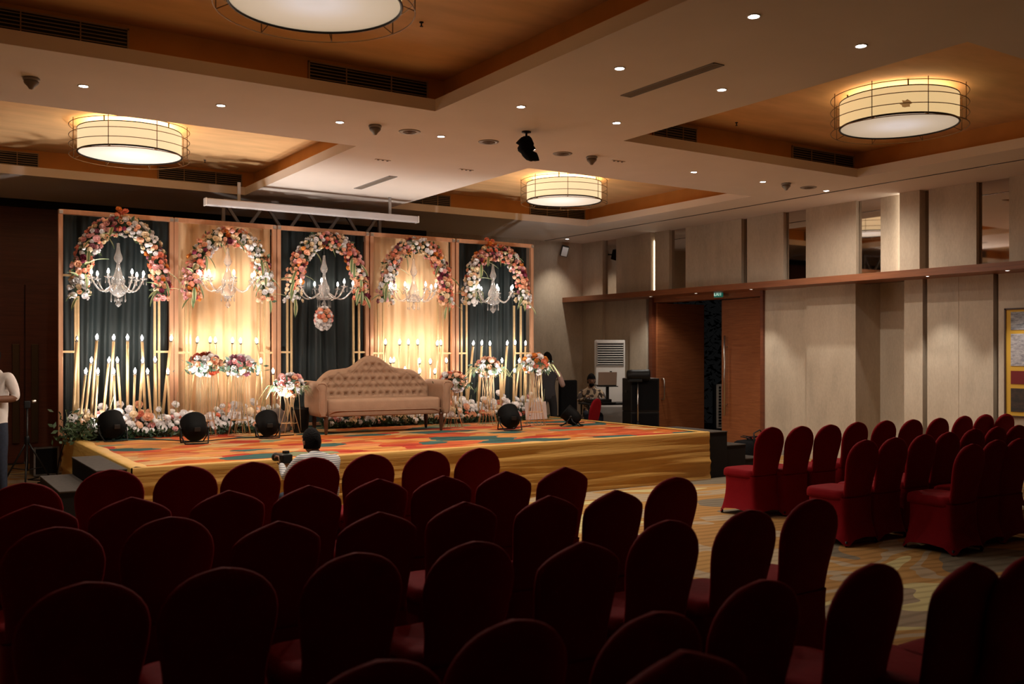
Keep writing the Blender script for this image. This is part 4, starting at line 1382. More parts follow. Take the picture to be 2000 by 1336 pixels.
for (lp, dn), tg, w in zip(par_pos, TG, (1.1, 1.0, 1.0, 1.0, .7)):
    spot(lp, tg, W_PAR * w, 100, 1.0, (1.0, .93, .88), .07)

# cable over the stage
t = MB().tube([(2.5, 12.5, HS + .006), (2.9, 11.95, HS + .006), (3.1, 11.6, HS + .006), (3.4, 11.75, HS + .006), (3.7, 11.85, HS + .006), (4.0, 11.8, HS + .006), (4.4, 11.9, HS + .006)], .007, 6).build('cable', M_BLACK)
tag(t, 'thin black cable snaking between the stage spots beside the sofa', 'cable')
t = MB().tube([(7.35, 11.3, HS + .006), (7.9, 11.5, HS + .006), (8.4, 11.45, HS + .006), (8.9, 11.6, HS + .006)], .007, 6).build('cable', M_BLACK)
tag(t, 'thin black cable on the stage towards the far end', 'cable')

# ------------------------------------------------------------------ sofa
sf = thing('sofa', 'tan velvet sofa with button-tufted camel back on dark legs', 'sofa', (5.60, 11.95, HS), R(-6))
SW, SD = .90, .36        # half width, half depth
SH = .45


def crest(u):  # u in -1..1 -> top height over the floor of the stage
    a = abs(u)
    if a < .47:
        return 1.015 - .175 * ((1 - math.cos(math.pi * a / .47)) / 2) ** 1.15
    if a < .62:
        return .84 - .015 * (a - .47) / .15
    return .825 - .26 * ((a - .62) / .38) ** 2.2


nx, nz_ = 132, 74
buttons = []
for row_i in range(6):
    z = .50 + row_i * .098
    for k in range(-9, 10):
        u = (k + (.5 if row_i % 2 else 0)) * .118
        if abs(u) < .93 and z < crest(u) - .045:
            buttons.append((u * (SW - .06), z))
vs, fs = [], []
front = []
for j in range(nz_ + 1):
    v_ = j / nz_
    for i in range(nx + 1):
        u = -1 + 2 * i / nx
        x = u * (SW - .06)
        z = .40 + (crest(u) - .40) * v_
        dent = 0
        # diamond tufting: nearest button distance
        best = min((x - bx) ** 2 + (z - bz) ** 2 for bx, bz in buttons) ** .5
        dent = .046 * math.exp(-(best / .028) ** 1.3)
        a1 = abs(math.sin(math.pi * ((x / (.118 * (SW - .06))) + (z - .50) / .098) / 2 + 0)); a2 = abs(math.sin(math.pi * ((x / (.118 * (SW - .06))) - (z - .50) / .098) / 2))
        crease = .013 * (math.exp(-a1 * 7) + math.exp(-a2 * 7)) if z < crest(u) - .03 and z > .48 else 0
        edge = min(1, (1 - v_) * 9, (1 - abs(u)) * 14)
        bulge = .055 * max(0, edge) ** .5
        y = .16 + .10 * (z - .4) - bulge + dent + crease * 1.0
        vs.append((x, y, z))
W_ = nx + 1
for j in range(nz_):
    for i in range(nx):
        fs.append((j * W_ + i, j * W_ + i + 1, (j + 1) * W_ + i + 1, (j + 1) * W_ + i))
mb = MB(); mb.add(vs, fs, 0, True)
# back shell
vb = []
for j in (0, 1):
    for i in range(nx + 1):
        u = -1 + 2 * i / nx
        z = .30 if j == 0 else crest(u)
        vb.append((u * (SW - .06), .16 + .10 * (z - .4) + .09, z))
fb = [(i + 1, i, W_ + i, W_ + i + 1) for i in range(nx)]
mb.add(vb, fb, 0, True)
# top edge strip
te = []
for i in range(nx + 1):
    u = -1 + 2 * i / nx; z = crest(u); y = .16 + .10 * (z - .4)
    te += [(u * (SW - .06), y - .0, z), (u * (SW - .06), y + .045, z + .014), (u * (SW - .06), y + .09, z)]
mb.add(te, [(i * 3 + k, i * 3 + 3 + k, i * 3 + 4 + k, i * 3 + 1 + k) for i in range(nx) for k in (0, 1)], 0, True)
bk = mb.build('backrest', M_SOFA, sf)
bt = MB().ball((0, 0, 0), (.0115, .007, .0115), 8, 5).mesh('button', M_SOFA)
for bx, bz in buttons:
    link('button', bt, bk, loc=(bx, .16 + .10 * (bz - .4) - .055 + .040, bz))
# seat
rings = [superring(0, -.045, z, (SW - .09) * s_, (SD - .0) * s2, 40, 9) for z, s_, s2 in ((.235, .99, .97), (.25, 1, 1), (.36, 1, 1), (.42, 1, 1.0), (.448, .992, .98), (.458, .97, .93))]
MB().loft(rings).build('seat', M_SOFA, sf)
pts = [(-(SW - .12), -.045 - SD - .004, .31), (0, -.045 - SD - .006, .31), (SW - .12, -.045 - SD - .004, .31)]
MB().tube(pts, .006, 6).build('piping', M_SOFA, sf)
for s_ in (-1, 1):   # scrolled arms
    outl = [(.02, .235), (.0, .30), (-.005, .42), (.0, .54), (-.01, .60), (-.035, .625), (-.04, .655), (-.02, .685), (.025, .695), (.075, .690), (.105, .665), (.112, .625), (.105, .58), (.102, .45), (.105, .30), (.10, .235)]
    rings = []
    for y, sc in ((-.40, .93), (-.395, .98), (-.38, 1), (-.1, 1), (.2, 1), (.30, 1), (.31, .97)):
        rg = []
        for x, z in outl:
            x2 = .055 + (x - .055) * sc; z2 = .46 + (z - .46) * sc
            flare = 1.0
            rg.append(Vector((s_ * (SW - x2 + .02), y, z2)))
        rings.append(rg if s_ < 0 else rg[::-1])
    arm = MB().loft(rings).build('arm', M_SOFA, sf)
    pip = [Vector((s_ * (SW - (.055 + (x - .055) * .9) + .02), -.402, .46 + (z - .46) * .9)) for x, z in outl]
    MB().tube(pip, .006, 6).build('piping', M_SOFA, arm)
for sx_ in (-1, 1):
    for y in (-.34, .22):
        MB().lathe([(.017, 0), (.02, .02), (.030, .14), (.033, .18), (.026, .20), (.034, .225), (.034, .25)], 12, mtx=Matrix.Translation((sx_ * (SW - .09), y, 0))).build('leg', M_SOFALEG, sf)
# dark pot and box behind the sofa arm
p = at_z(602, 829, HS)
t = thing('black_bin', 'dark round bin on the stage behind the sofa arm', 'bin', (4.62, 12.25, HS))
MB().lathe([(.09, 0), (.10, .01), (.125, .30), (.132, .31), (.132, .335), (.12, .335), (.11, .30), (.09, .05)], 24).build('body', M_BLACK, t)
MB().ring((0, 0, .335), .13, .006, 24, 5).build('rim', M_DKMETAL, t)
t = thing('draped_cloth_bundle', 'crumpled pale and dark cloth bundle under the pink flower stand', 'cloth', (4.36, 12.42, HS))
rg = []
for i, (z, r_) in enumerate(((0, .16), (.04, .19), (.12, .17), (.2, .13), (.27, .10), (.32, .05))):
    rg.append([Vector((p.x * (1 + .3 * mnoise.noise(Vector((p.x * 20, p.y * 20, i)))), p.y * (1 + .3 * mnoise.noise(Vector((p.y * 20, i, p.x * 9)))), z)) for p in superring(0, 0, z, r_, r_ * .8, 22, 2)])
MB().loft(rg).build('cloth', mat('bundle_cloth', (.16, .12, .10), .9, var=.5, vscale=6), t)

# white board leaning in the flowers at the stage end
p = at_y(1053, 788, 12.35)
t = thing('leaning_board', 'pinkish white board standing among the flowers at the stage end', 'board', (p.x, 12.42, HS))
MB().bbox((0, 0, .15), (.36, .02, .28), bev=.004, mtx=Matrix.Rotation(R(-8), 4, 'X') @ Matrix.Rotation(R(-14), 4, 'Z')).build('panel', mat('board_white', (.62, .52, .48), .6), t)
MB().tube([(-.1, .10, 0), (-.1, .02, .2)], .008, 6).build('prop', M_DKMETAL, t)

# truss behind the backdrop
xa, xb = at_y(436, 420, 13.7).x, at_y(741, 440, 13.7).x
t = thing('lighting_truss', 'grey metal lattice truss rising behind the backdrop', 'truss', (xa, 13.7, 0))
Lt = xb - xa
zt0, zt1 = 3.44, 3.88
for x in (0, Lt):
    pbar((x, 0, 0), (x, 0, zt1), .05).build('leg', M_SILVER, t)
for z in (zt0, zt1):
    pbar((0, 0, z), (Lt, 0, z), .04).build('chord', M_SILVER, t)
nseg = 8
for k in range(nseg):
    x0, x1 = Lt * k / nseg, Lt * (k + 1) / nseg
    a_, b_ = ((x0, 0, zt0), (x1, 0, zt1)) if k % 2 else ((x0, 0, zt1), (x1, 0, zt0))
    pbar(a_, b_, .045).build('brace', M_SILVER, t)

# ================================================================== CHAIRS
def half_w(z, pointed):
    # backrest outline: half width by height
    if pointed:
        tab = [(.44, .185), (.55, .19), (.65, .20), (.74, .212), (.80, .214), (.835, .205), (.86, .178), (.885, .135), (.905, .085), (.922, .035), (.930, .006)]
    else:
        tab = [(.44, .185), (.54, .188), (.63, .203), (.70, .215), (.76, .2165), (.81, .205), (.85, .180), (.88, .150), (.905, .112), (.922, .065), (.930, .012)]
    for (z0, w0), (z1, w1) in zip(tab, tab[1:]):
        if z <= z1:
            f_ = (z - z0) / (z1 - z0)
            return w0 + (w1 - w0) * f_
    return tab[-1][1]


def back_mesh(pointed, seed):
    rnd = random.Random(seed)
    zs = [.40, .44, .48, .52, .56, .60, .64, .68, .72, .76, .79, .815, .835, .85, .865, .88, .892, .903, .912, .919, .925, .929, .930]
    rings = []
    for i, z in enumerate(zs):
        w = half_w(max(.44, z), pointed)
        t_ = .034 * min(1, .45 + (.94 - z) * 10)
        y = -.175 - (z - .42) * .19
        if z > .915:
            t_ *= .7
        rg = superring(0, y, z, w, t_, 22, 2.6)
        rings.append(rg)
    mb = MB(); mb.loft(rings)
    return mb.mesh('backrest', M_RED)


BM = {(p_, s_): back_mesh(p_, s_) for p_ in (False, True) for s_ in (0,)}
rings = [superring(0, .02, z, .215 * a_, .225 * b_, 32, 5) for z, a_, b_ in ((.40, 1.0, 1.0), (.43, 1.01, 1.01), (.455, 1.0, 1.0), (.472, .97, .97), (.482, .90, .90), (.486, .75, .75))]
SEAT_ME = MB().loft(rings).mesh('seat', M_RED)
rings = []
for q in range(9):
    v_ = q / 8
    z = .42 * (1 - v_) + .0
    fl = .205 + .035 * v_ ** 1.6 - .012 * math.sin(math.pi * v_)
    fly = .215 + .05 * v_ ** 1.4 - .016 * math.sin(math.pi * v_)
    n = 40
    rg = []
    for k in range(n):
        a_ = 2 * math.pi * k / n
        c_, s_ = math.cos(a_), math.sin(a_)
        x = fl * math.copysign(abs(c_) ** (2 / 7), c_); y = .0 + fly * math.copysign(abs(s_) ** (2 / 7), s_)
        corner = min(1, (abs(c_ * s_) * 2) ** 1.5)
        lift = (.075 * (1 - corner)) * v_ ** 2.5
        pinch = 1 - .05 * (1 - corner) * v_ * math.sin(math.pi * min(1, v_ * .9 + .1))
        rg.append(Vector((x * pinch, y * pinch, max(.012, z + lift))))
    rings.append(rg)
SKIRT_ME = MB().loft(rings[::-1], caps=(False, False)).mesh('skirt', M_RED)
fb_ = MB()
for sx_ in (-1, 1):
    for sy_ in (-1, 1):
        fb_.lathe([(.012, 0), (.014, .02), (.012, .05)], 8, mtx=Matrix.Translation((sx_ * .205, sy_ * .225, 0)))
FOOT_ME = MB().lathe([(.012, 0), (.014, .02), (.012, .05)], 8).mesh('leg_tip', M_BLACK)

ROWS = [
    ('left', 'front row', [(48, 943, 0), (218, 917, 0), (366, 910, 0), (494, 902, 0), (614, 893, 0), (724, 887, 0), (836, 880, 0), (936, 875, 0)], 'main block'),
    ('left', 'second row', [(65, 986, 1), (258, 971, 1), (447, 958, 1), (604, 948, 1), (740, 935, 1), (868, 929, 1), (989, 920, 1), (1102, 912, 1)], 'main block'),
    ('left', 'third row', [(105, 1030, 0), (330, 1010, 0), (543, 1018, 1), (742, 1000, 1), (908, 980, 1), (1073, 968, 1), (1203, 957, 1), (1318, 932, 0)], 'main block'),
    ('left', 'fourth row', [(165, 1138, 0), (436, 1109, 0), (694, 1080, 0), (925, 1058, 0), (1137, 1058, 1), (1306, 1016, 0), (1464, 996, 0), (1592, 974, 0)], 'main block'),
    ('left', 'fifth row', [(735, 1292, 0), (1000, 1212, 0), (1280, 1196, 0), (1490, 1133, 0), (1705, 1101, 0), (1898, 1098, 1), (2010, 1085, 0)], 'main block'),
    ('right', 'front row', [(1507, 834, 0), (1566, 832, 0), (1622, 829, 0), (1675, 824, 0), (1731, 821, 0), (1784, 819, 0), (1836, 816, 0), (1884, 812, 0), (1926, 809, 0), (1966, 808, 0)], 'wall side block'),
    ('right', 'second row', [(1691, 859, 0), (1749, 854, 0), (1806, 848, 0), (1854, 843.5, 0), (1904, 837, 0), (1948, 833, 0), (1990, 830, 0)], 'wall side block'),
    ('right', 'third row', [(1900, 867, 0), (1948, 859, 0), (1992, 856, 0)], 'wall side block'),
]
OR2 = ['first', 'second', 'third', 'fourth', 'fifth', 'sixth', 'seventh', 'eighth', 'ninth', 'tenth']
crn = random.Random(4)


def chair(x, y, rz, pointed, label, group, sc=1.0):
    t = thing('banquet_chair', label, 'chair', (x, y, 0), rz, group)
    link('backrest', BM[(bool(pointed), 0)], t)
    link('seat', SEAT_ME, t)
    link('skirt', SKIRT_ME, t)
    for sx_ in (-1, 1):
        for sy_ in (-1, 1):
            link('leg', FOOT_ME, t, loc=(sx_ * .205, sy_ * .225, 0))
    if sc != 1:
        t.scale = (sc,) * 3
    return t


TOPY = -.175 - (.93 - .42) * .19
for side, rn, lst, blk in ROWS:
    for k, (px, py, ptd) in enumerate(lst):
        p = at_z(px, py, .93)
        frm = 'from the door side' if side == 'left' else 'from the aisle'
        shp = 'peaked' if ptd else 'round topped'
        rz = crn.uniform(-.02, .02)
        chair(p.x, p.y - TOPY, rz, ptd, f'{OR2[k]} red {shp} chair {frm}, {rn} of {blk}', 'chairs in the ' + blk)
p = at_y(1330, 1268, 1.62)
chair(p.x, 1.62 - TOPY * 1.08, .02, 1, 'peaked dark red chair standing alone behind the fifth row at the bottom edge', 'chairs in the main block', 1.09)
# the red chair by the sound desk
p = at_z(1140, 781, .93)
chair(9.74, 12.75, .5, 0, 'dark red covered chair beside the stage end, before the sound desk', 'chairs by the sound desk')

# ================================================================== EQUIPMENT CORNER
# air conditioner tower
t = thing('air_conditioner', 'white floor standing air conditioner tower by the far corner', 'air conditioner', (11.95, 14.75, 0), -R(34))
MB().bbox((0, 0, .97), (.58, .32, 1.94), bev=.02).build('cabinet', M_WHITE, t)
MB().bbox((0, -.165, 1.66), (.50, .012, .42), bev=.004).build('outlet_backing', M_BLACK, t)
for k in range(9):
    MB().bbox((0, -.178, 1.475 + k * .045), (.50, .022, .017), bev=.004, mtx=None).build('louvre', M_WHITE, t)
mb = MB()
for a, c in (((-.265, -.185, 1.44), (-.25, -.15, 1.88)), ((.25, -.185, 1.44), (.265, -.15, 1.88)), ((-.265, -.185, 1.87), (.265, -.15, 1.885)), ((-.265, -.185, 1.435), (.265, -.15, 1.45))):
    mb.box(a, c)
mb.build('outlet_frame', M_GREYP, t)
MB().bbox((0.01, -.163, 1.22), (.045, .012, .22), bev=.004).build('display', M_BLACK, t)
MB().bbox((0, -.163, .35), (.50, .01, .55), bev=.004).build('intake_panel', M_GREYP, t)


def box_on(name, part, lab, cat, c, dims, mtl, rz=0, extra=None):
    t = thing(name, lab, cat, (c[0], c[1], c[2]), rz)
    MB().bbox((0, 0, dims[2] / 2), dims, bev=.012).build(part, mtl, t)
    if extra:
        extra(t, dims)
    return t


def spk(t, d):
    MB().bbox((0, -d[1] / 2 - .004, d[2] / 2), (d[0] - .06, .01, d[2] - .06), bev=.004).build('grille', M_BLACKMAT, t)
    for s_ in (-1, 1):
        MB().bbox((s_ * (d[0] / 2 + .005), 0, d[2] * .6), (.015, .12, .04), bev=.004).build('handle', M_DKMETAL, t)
    MB().box((-d[0] / 2 + .02, -d[1] / 2 + .02, d[2]), (d[0] / 2 - .02, d[1] / 2 - .02, d[2] + .004)).build('top_plate', M_GREYP, t)


box_on('speaker_cabinet', 'cabinet', 'lower black speaker cabinet beside the open door leaf', 'speaker', (11.50, 13.30, 0), (.55, .45, .62), M_BLACK, -.35, spk)
box_on('speaker_cabinet', 'cabinet', 'upper black speaker cabinet stacked beside the open door leaf', 'speaker', (11.50, 13.30, .625), (.55, .45, .60), M_BLACK, -.35, spk)

# sound desk
t = thing('sound_desk', 'black table carrying sound gear at the stage end', 'table', (11.35, 13.95, 0), -.3)
MB().bbox((0, 0, .74), (1.15, .5, .035), bev=.008).build('tabletop', M_BLACK, t)
for sx_ in (-1, 1):
    for sy_ in (-1, 1):
        MB().tube([(sx_ * .53, sy_ * .2, 0), (sx_ * .53, sy_ * .2, .725)], .015, 8).build('leg', M_DKMETAL, t)
    MB().tube([(sx_ * .53, -.2, .15), (sx_ * .53, .2, .15)], .01, 6).build('stretcher', M_DKMETAL, t)
t = thing('mixing_console', 'dark mixing console on the black table in front of the seated man', 'mixer', (11.05, 13.98, .7575), -.3)
MB().bbox((0, 0, .04), (.42, .32, .07), bev=.01).build('chassis', M_BLACK, t)
for k in range(8):
    MB().bbox((-.17 + k * .048, -.05, .08), (.014, .03, .012), bev=.003).build('fader', M_GREYP, t)
for k in range(8):
    MB().lathe([(.009, .075), (.008, .092)], 8, mtx=Matrix.Translation((-.17 + k * .048, .08, 0))).build('knob', mat('knob_blue', (.05, .12, .3), .4) if k % 2 else M_WHITE, t)
p = at_y(1186, 752, 13.75)
t = thing('laptop', 'open laptop seen from behind its brownish lid', 'laptop', (p.x, 13.75, p.z), -.35)
MB().bbox((0, .12, -.008), (.36, .25, .016), bev=.005).build('base', M_DKMETAL, t)
MB().bbox((0, 0, .12), (.36, .012, .24), bev=.006, mtx=Matrix.Rotation(R(6), 4, 'X')).build('lid', mat('lid_brown', (.26, .19, .15), .5), t)
t = thing('laptop_stand', 'black column stand carrying the laptop over the sound desk', 'stand', (p.x + .06, 13.82, .7575), -.35)
MB().bbox((0, 0, .008), (.26, .22, .016), bev=.004).build('base', M_BLACK, t)
MB().bbox((0.0, 0, (p.z - .7575) / 2 - .01), (.05, .05, p.z - .7575 - .04), bev=.006).build('column', M_BLACK, t)
MB().bbox((0, 0, p.z - .7575 - .026), (.34, .24, .016), bev=.004).build('tray', M_BLACK, t)
# follow spot
p = at_y(1228, 732, 13.35)
t = thing('follow_spot', 'black cylindrical spot projector on a silver pole stand', 'stage light', (p.x, 13.1, 0), -.5)
mt = Matrix.Translation((0, 0, p.z)) @ Matrix.Rotation(math.pi / 2, 4, 'Y') @ Matrix.Rotation(0, 4, 'X')
MB().lathe([(.06, -.20), (.085, -.19), (.095, -.1), (.095, .1), (.10, .12), (.105, .19), (.098, .21), (.08, .20), (.07, .17)], 22, mtx=mt).build('barrel', M_BLACK, t)
MB().lathe([(.001, .172), (.075, .175)], 20, mtx=mt).build('lens', mat('dark_glass', (.02, .02, .025), .08), t)
MB().bbox((-.05, 0, p.z - .10), (.24, .14, .05), bev=.01).build('ballast_box', M_BLACK, t)
MB().tube([(0, 0, p.z - .12), (0, 0, .30)], .014, 10).build('pole', M_CHROME, t)
for k in range(3):
    a_ = k * 2.094 + .5
    MB().tube([(0, 0, .42), (.32 * math.cos(a_), .32 * math.sin(a_), .012)], .011, 8).build('leg', M_DKMETAL, t)
MB().lathe([(.03, .28), (.035, .30), (.035, .44), (.02, .46)], 10).build('collar', M_BLACK, t)
# black office chair
p = at_y(1101, 745, 14.2)
t = thing('office_chair', 'black high backed chair between the standing person and the seated man', 'chair', (10.35, 14.25, 0), .2)
MB().bbox((0, -.22, .86), (.46, .07, .66), bev=.03, mtx=None).build('backrest', M_BLACKMAT, t)
MB().bbox((0, 0, .47), (.48, .46, .09), bev=.03).build('seat', M_BLACKMAT, t)
MB().tube([(0, 0, .08), (0, 0, .43)], .025, 10).build('column', M_DKMETAL, t)
for k in range(5):
    a_ = k * 2 * math.pi / 5
    MB().tube([(0, 0, .09), (.26 * math.cos(a_), .26 * math.sin(a_), .05)], .016, 8).build('leg', M_DKMETAL, t)
    MB().ball((.26 * math.cos(a_), .26 * math.sin(a_), .026), .026, 10, 6).build('castor', M_BLACK, t)
# blue bag under the desk
p = at_y(1190, 815, 14.0)
t = thing('blue_bucket', 'blue plastic bucket under the sound desk', 'bucket', (11.45, 14.05, 0))
MB().lathe([(.10, 0), (.11, .01), (.14, .26), (.148, .27), (.148, .285), (.13, .285), (.12, .24), (.095, .02)], 22).build('body', mat('blue_plastic', (.01, .05, .25), .5), t)
MB().ring((0, 0, .28), .147, .005, 24, 5).build('rim', M_DKMETAL, t)
# crate of cables by the doorway
t = thing('equipment_bag', 'black open bag with cables on the floor by the doorway', 'bag', (11.55, 10.7, 0), .2)
rg = [superring(0, 0, z, a_, b_, 28, 4) for z, a_, b_ in ((0, .30, .18), (.03, .32, .20), (.18, .31, .19), (.27, .29, .17), (.29, .25, .14))]
MB().loft(rg).build('body', M_BLACKMAT, t)
MB().tube([(-.16, -.17, .22), (-.12, -.14, .42), (0.05, -.14, .46), (.14, -.14, .40), (.16, -.17, .22)], .012, 8).build('handle', M_BLACK, t)
rnd = random.Random(6)
for k in range(4):
    pts = [(rnd.uniform(-.2, .2), rnd.uniform(-.12, .12), .29 + rnd.uniform(0, .08)) for _ in range(6)]
    MB().tube(pts, .008, 6).build('cable', M_BLACK if k else mat('red_lead', (.3, .02, .02), .5), t)
# wire-fronted air cooler outside
g0 = at_x(1357, 834, 13.9); g1 = at_x(1384, 755, 13.9)
p = at_z(1370, 845, 0.0)
cz = 1.15
t = thing('air_cooler', 'grey wire fronted air cooler standing outside the doors', 'air cooler', (14.05, 13.62, 0), R(58) - math.pi / 2)
MB().bbox((0, .2, .52), (.42, .38, 1.04), bev=.01).build('cabinet', M_BLACK, t)
mb = MB()
for a, c in (((-.22, -.02, .18), (-.19, .01, 1.06)), ((.19, -.02, .18), (.22, .01, 1.06)), ((-.22, -.02, 1.03), (.22, .01, 1.06)), ((-.22, -.02, .18), (.22, .01, .21))):
    mb.box(a, c)
mb.build('frame', M_GREYP, t)
mb = MB()
for k in range(7):
    mb.tube([(-.18 + k * .06, -.012, .2), (-.18 + k * .06, -.012, 1.04)], .005, 5)
for k in range(14):
    mb.tube([(-.2, -.014, .24 + k * .06), (.2, -.014, .24 + k * .06)], .005, 5)
mb.build('wire_grille', M_GREYP, t)

# left side: tripod stand, case
t = thing('light_stand', 'thin black tripod stand beside the man in the pale shirt', 'stand', (1.42, 13.0, 0))
MB().tube([(0, 0, .25), (0, 0, 1.02)], .013, 10).build('pole', M_DKMETAL, t)
for k in range(3):
    a_ = k * 2.094 + .35
    MB().tube([(0, 0, .62), (.36 * math.cos(a_), .36 * math.sin(a_), .012)], .011, 8).build('leg', M_DKMETAL, t)
    MB().tube([(0, 0, .26), (.20 * math.cos(a_), .20 * math.sin(a_), .28)], .006, 6).build('brace', M_DKMETAL, t)
MB().lathe([(.025, .58), (.028, .60), (.028, .66), (.018, .68)], 12).build('collar', M_BLACK, t)
MB().bbox((0, 0, 1.06), (.07, .05, .09), bev=.01).build('head_bracket', M_BLACK, t)
MB().lathe([(.02, 0), (.024, .01), (.02, .05)], 10, mtx=Matrix.Translation((.05, 0, 1.09)) @ Matrix.Rotation(1.3, 4, 'Y')).build('knob', M_CHROME, t)
t = thing('equipment_case', 'small grey metal case on the floor behind the stage corner', 'case', (1.80, 14.6, 0), .1)
mb = MB()
MB().bbox((0, 0, .20), (.30, .30, .36), bev=.01).build('body', M_DKMETAL, t)
for s_ in (-1, 1):
    for z in (.02, .39):
        MB().bbox((s_ * .0, -.155, z), (.32, .02, .025), bev=.004).build('edge_rail', M_GREYP, t)
    MB().bbox((s_ * .15, -.155, .2), (.025, .02, .38), bev=.004).build('corner_rail', M_GREYP, t)
t = MB().tube([(1.70, 14.3, .008), (1.55, 14.1, .008), (1.75, 13.9, .008), (1.62, 13.7, .008), (1.80, 13.5, .008), (1.82, 13.3, .35), (1.86, 13.0, .66), (2.05, 12.9, .66)], .008, 6).build('cable', M_BLACK)
tag(t, 'black cable climbing the stage corner beside the grey case', 'cable')

# ================================================================== PEOPLE
def skin_body(name, J, E, mats, bones, parent, sub=2):
    """J: {name: (pos, radius)}; E: edges; bones: [(a, b, material index)] decide the cloth of each face"""
    names = list(J)
    me = bpy.data.meshes.new(name)
    me.from_pydata([J[n][0] for n in names], [(names.index(a), names.index(b_)) for a, b_ in E], [])
    o = bpy.data.objects.new(name, me); COL.objects.link(o)
    md = o.modifiers.new('skin', 'SKIN'); md.use_smooth_shade = True; md.branch_smoothing = .7
    for i, n in enumerate(names):
        r_ = J[n][1]
        me.skin_vertices[0].data[i].radius = r_ if isinstance(r_, tuple) else (r_, r_)
    me.skin_vertices[0].data[names.index('pelvis')].use_root = True
    ss = o.modifiers.new('sub', 'SUBSURF'); ss.levels = sub; ss.render_levels = sub
    dg = bpy.context.evaluated_depsgraph_get(); dg.update()
    out = bpy.data.meshes.new_from_object(o.evaluated_get(dg))
    bpy.data.objects.remove(o)
    out.materials.clear()
    for m_ in mats:
        out.materials.append(m_)
    def rad_(n_):
        q_ = J[n_][1]
        return sum(q_) / 2 if isinstance(q_, tuple) else q_
    seg = [(Vector(J[a][0]), Vector(J[b_][0]), mi, rad_(a), rad_(b_)) for a, b_, mi in bones]
    for f_ in out.polygons:
        c_ = f_.center; best, bm_ = 1e9, 0
        for a, b_, mi, ra_, rb_ in seg:
            ab_ = b_ - a; t_ = max(0, min(1, (c_ - a).dot(ab_) / ab_.length_squared))
            dd2 = (c_ - (a + ab_ * t_)).length / (ra_ + (rb_ - ra_) * t_)
            if dd2 < best:
                best, bm_ = dd2, mi
        f_.material_index = bm_
        f_.use_smooth = True
    return out


def merge(me, extra, name, mats, parent):
    """join a mesh and an MB (whose material slots match) into one object"""
    mb = MB()
    mb.v = [tuple(v.co) for v in me.vertices]
    mb.f = [tuple(p.vertices) for p in me.polygons]; mb.mi = [p.material_index for p in me.polygons]; mb.sm = [True] * len(mb.f)
    mb.add(extra.v, extra.f, 0, True)
    mb.mi[-len(extra.f):] = extra.mi
    return mb.build(name, mats, parent)


def head_into(mb, c, fwd, up=(0, 0, 1), mi=0, mi_eye=0, s=1.0):
    f_ = Vector(fwd).normalized(); u_ = Vector(up); r_ = f_.cross(u_).normalized(); u_ = r_.cross(f_).normalized()
    M = Matrix((r_, f_, u_)).transposed().to_4x4(); M.translation = Vector(c)
    seg, rn = 20, 16
    vs, fs = [], []
    for i in range(rn + 1):
        ph = math.pi * i / rn
        for k in range(seg):
            a_ = 2 * math.pi * k / seg
            x, y, z = math.sin(ph) * math.cos(a_), math.sin(ph) * math.sin(a_), math.cos(ph)
            wx = .074 * (1 - .22 * max(0, -z)); wy = .094 * (1 - .12 * max(0, -z))
            px_, py_, pz_ = x * wx, y * wy, z * .118
            if y > 0:
                nose = math.exp(-(x / .16) ** 2 - ((z + .12) / .16) ** 2) * .026
                sock = -(math.exp(-((abs(x) - .42) / .18) ** 2 - ((z - .06) / .13) ** 2)) * .010
                lip = math.exp(-(x / .3) ** 2 - ((z + .50) / .07) ** 2) * .006
                py_ += nose + sock + lip
            vs.append(M @ (Vector((px_, py_, pz_)) * s))
    for i in range(rn):
        for k in range(seg):
            k2 = (k + 1) % seg
            fs.append((i * seg + k, (i + 1) * seg + k, (i + 1) * seg + k2, i * seg + k2))
    mb.add(vs, fs, mi, True)
    for q in (-1, 1):
        mb.ball(M @ (Vector((q * .031, .083, .006)) * s), .011 * s, 8, 6, mi_eye)
        mb.ball(M @ (Vector((q * .075, -.002, -.008)) * s), (.012 * s, .022 * s, .030 * s), 8, 6, mi)
    return M


def hair_on(parent, M, s=1.0, beard=False, back_low=-.5):
    mb = MB()
    seg, rn = 22, 14
    vs, fs = [], []
    for i in range(rn + 1):
        ph = math.pi * i / rn * .72
        for k in range(seg):
            a_ = 2 * math.pi * k / seg
            x, y, z = math.sin(ph) * math.cos(a_), math.sin(ph) * math.sin(a_), math.cos(ph)
            lim = .30 if y > .25 else back_low
            zz = max(z, lim)
            g = 1.07 + .03 * mnoise.noise(Vector((x * 6, y * 6, z * 6)))
            vs.append(M @ (Vector((x * .079 * g, y * .100 * g - .004, zz * .124 * g)) * s))
    for i in range(rn):
        for k in range(seg):
            k2 = (k + 1) % seg
            fs.append((i * seg + k, (i + 1) * seg + k, (i + 1) * seg + k2, i * seg + k2))
    mb.add(vs, fs, 0, True)
    if beard:
        mb.ball(M @ (Vector((0, .052, -.082)) * s), (.052 * s, .042 * s, .038 * s), 12, 8)
    return mb.build('hair', M_HAIR, parent)


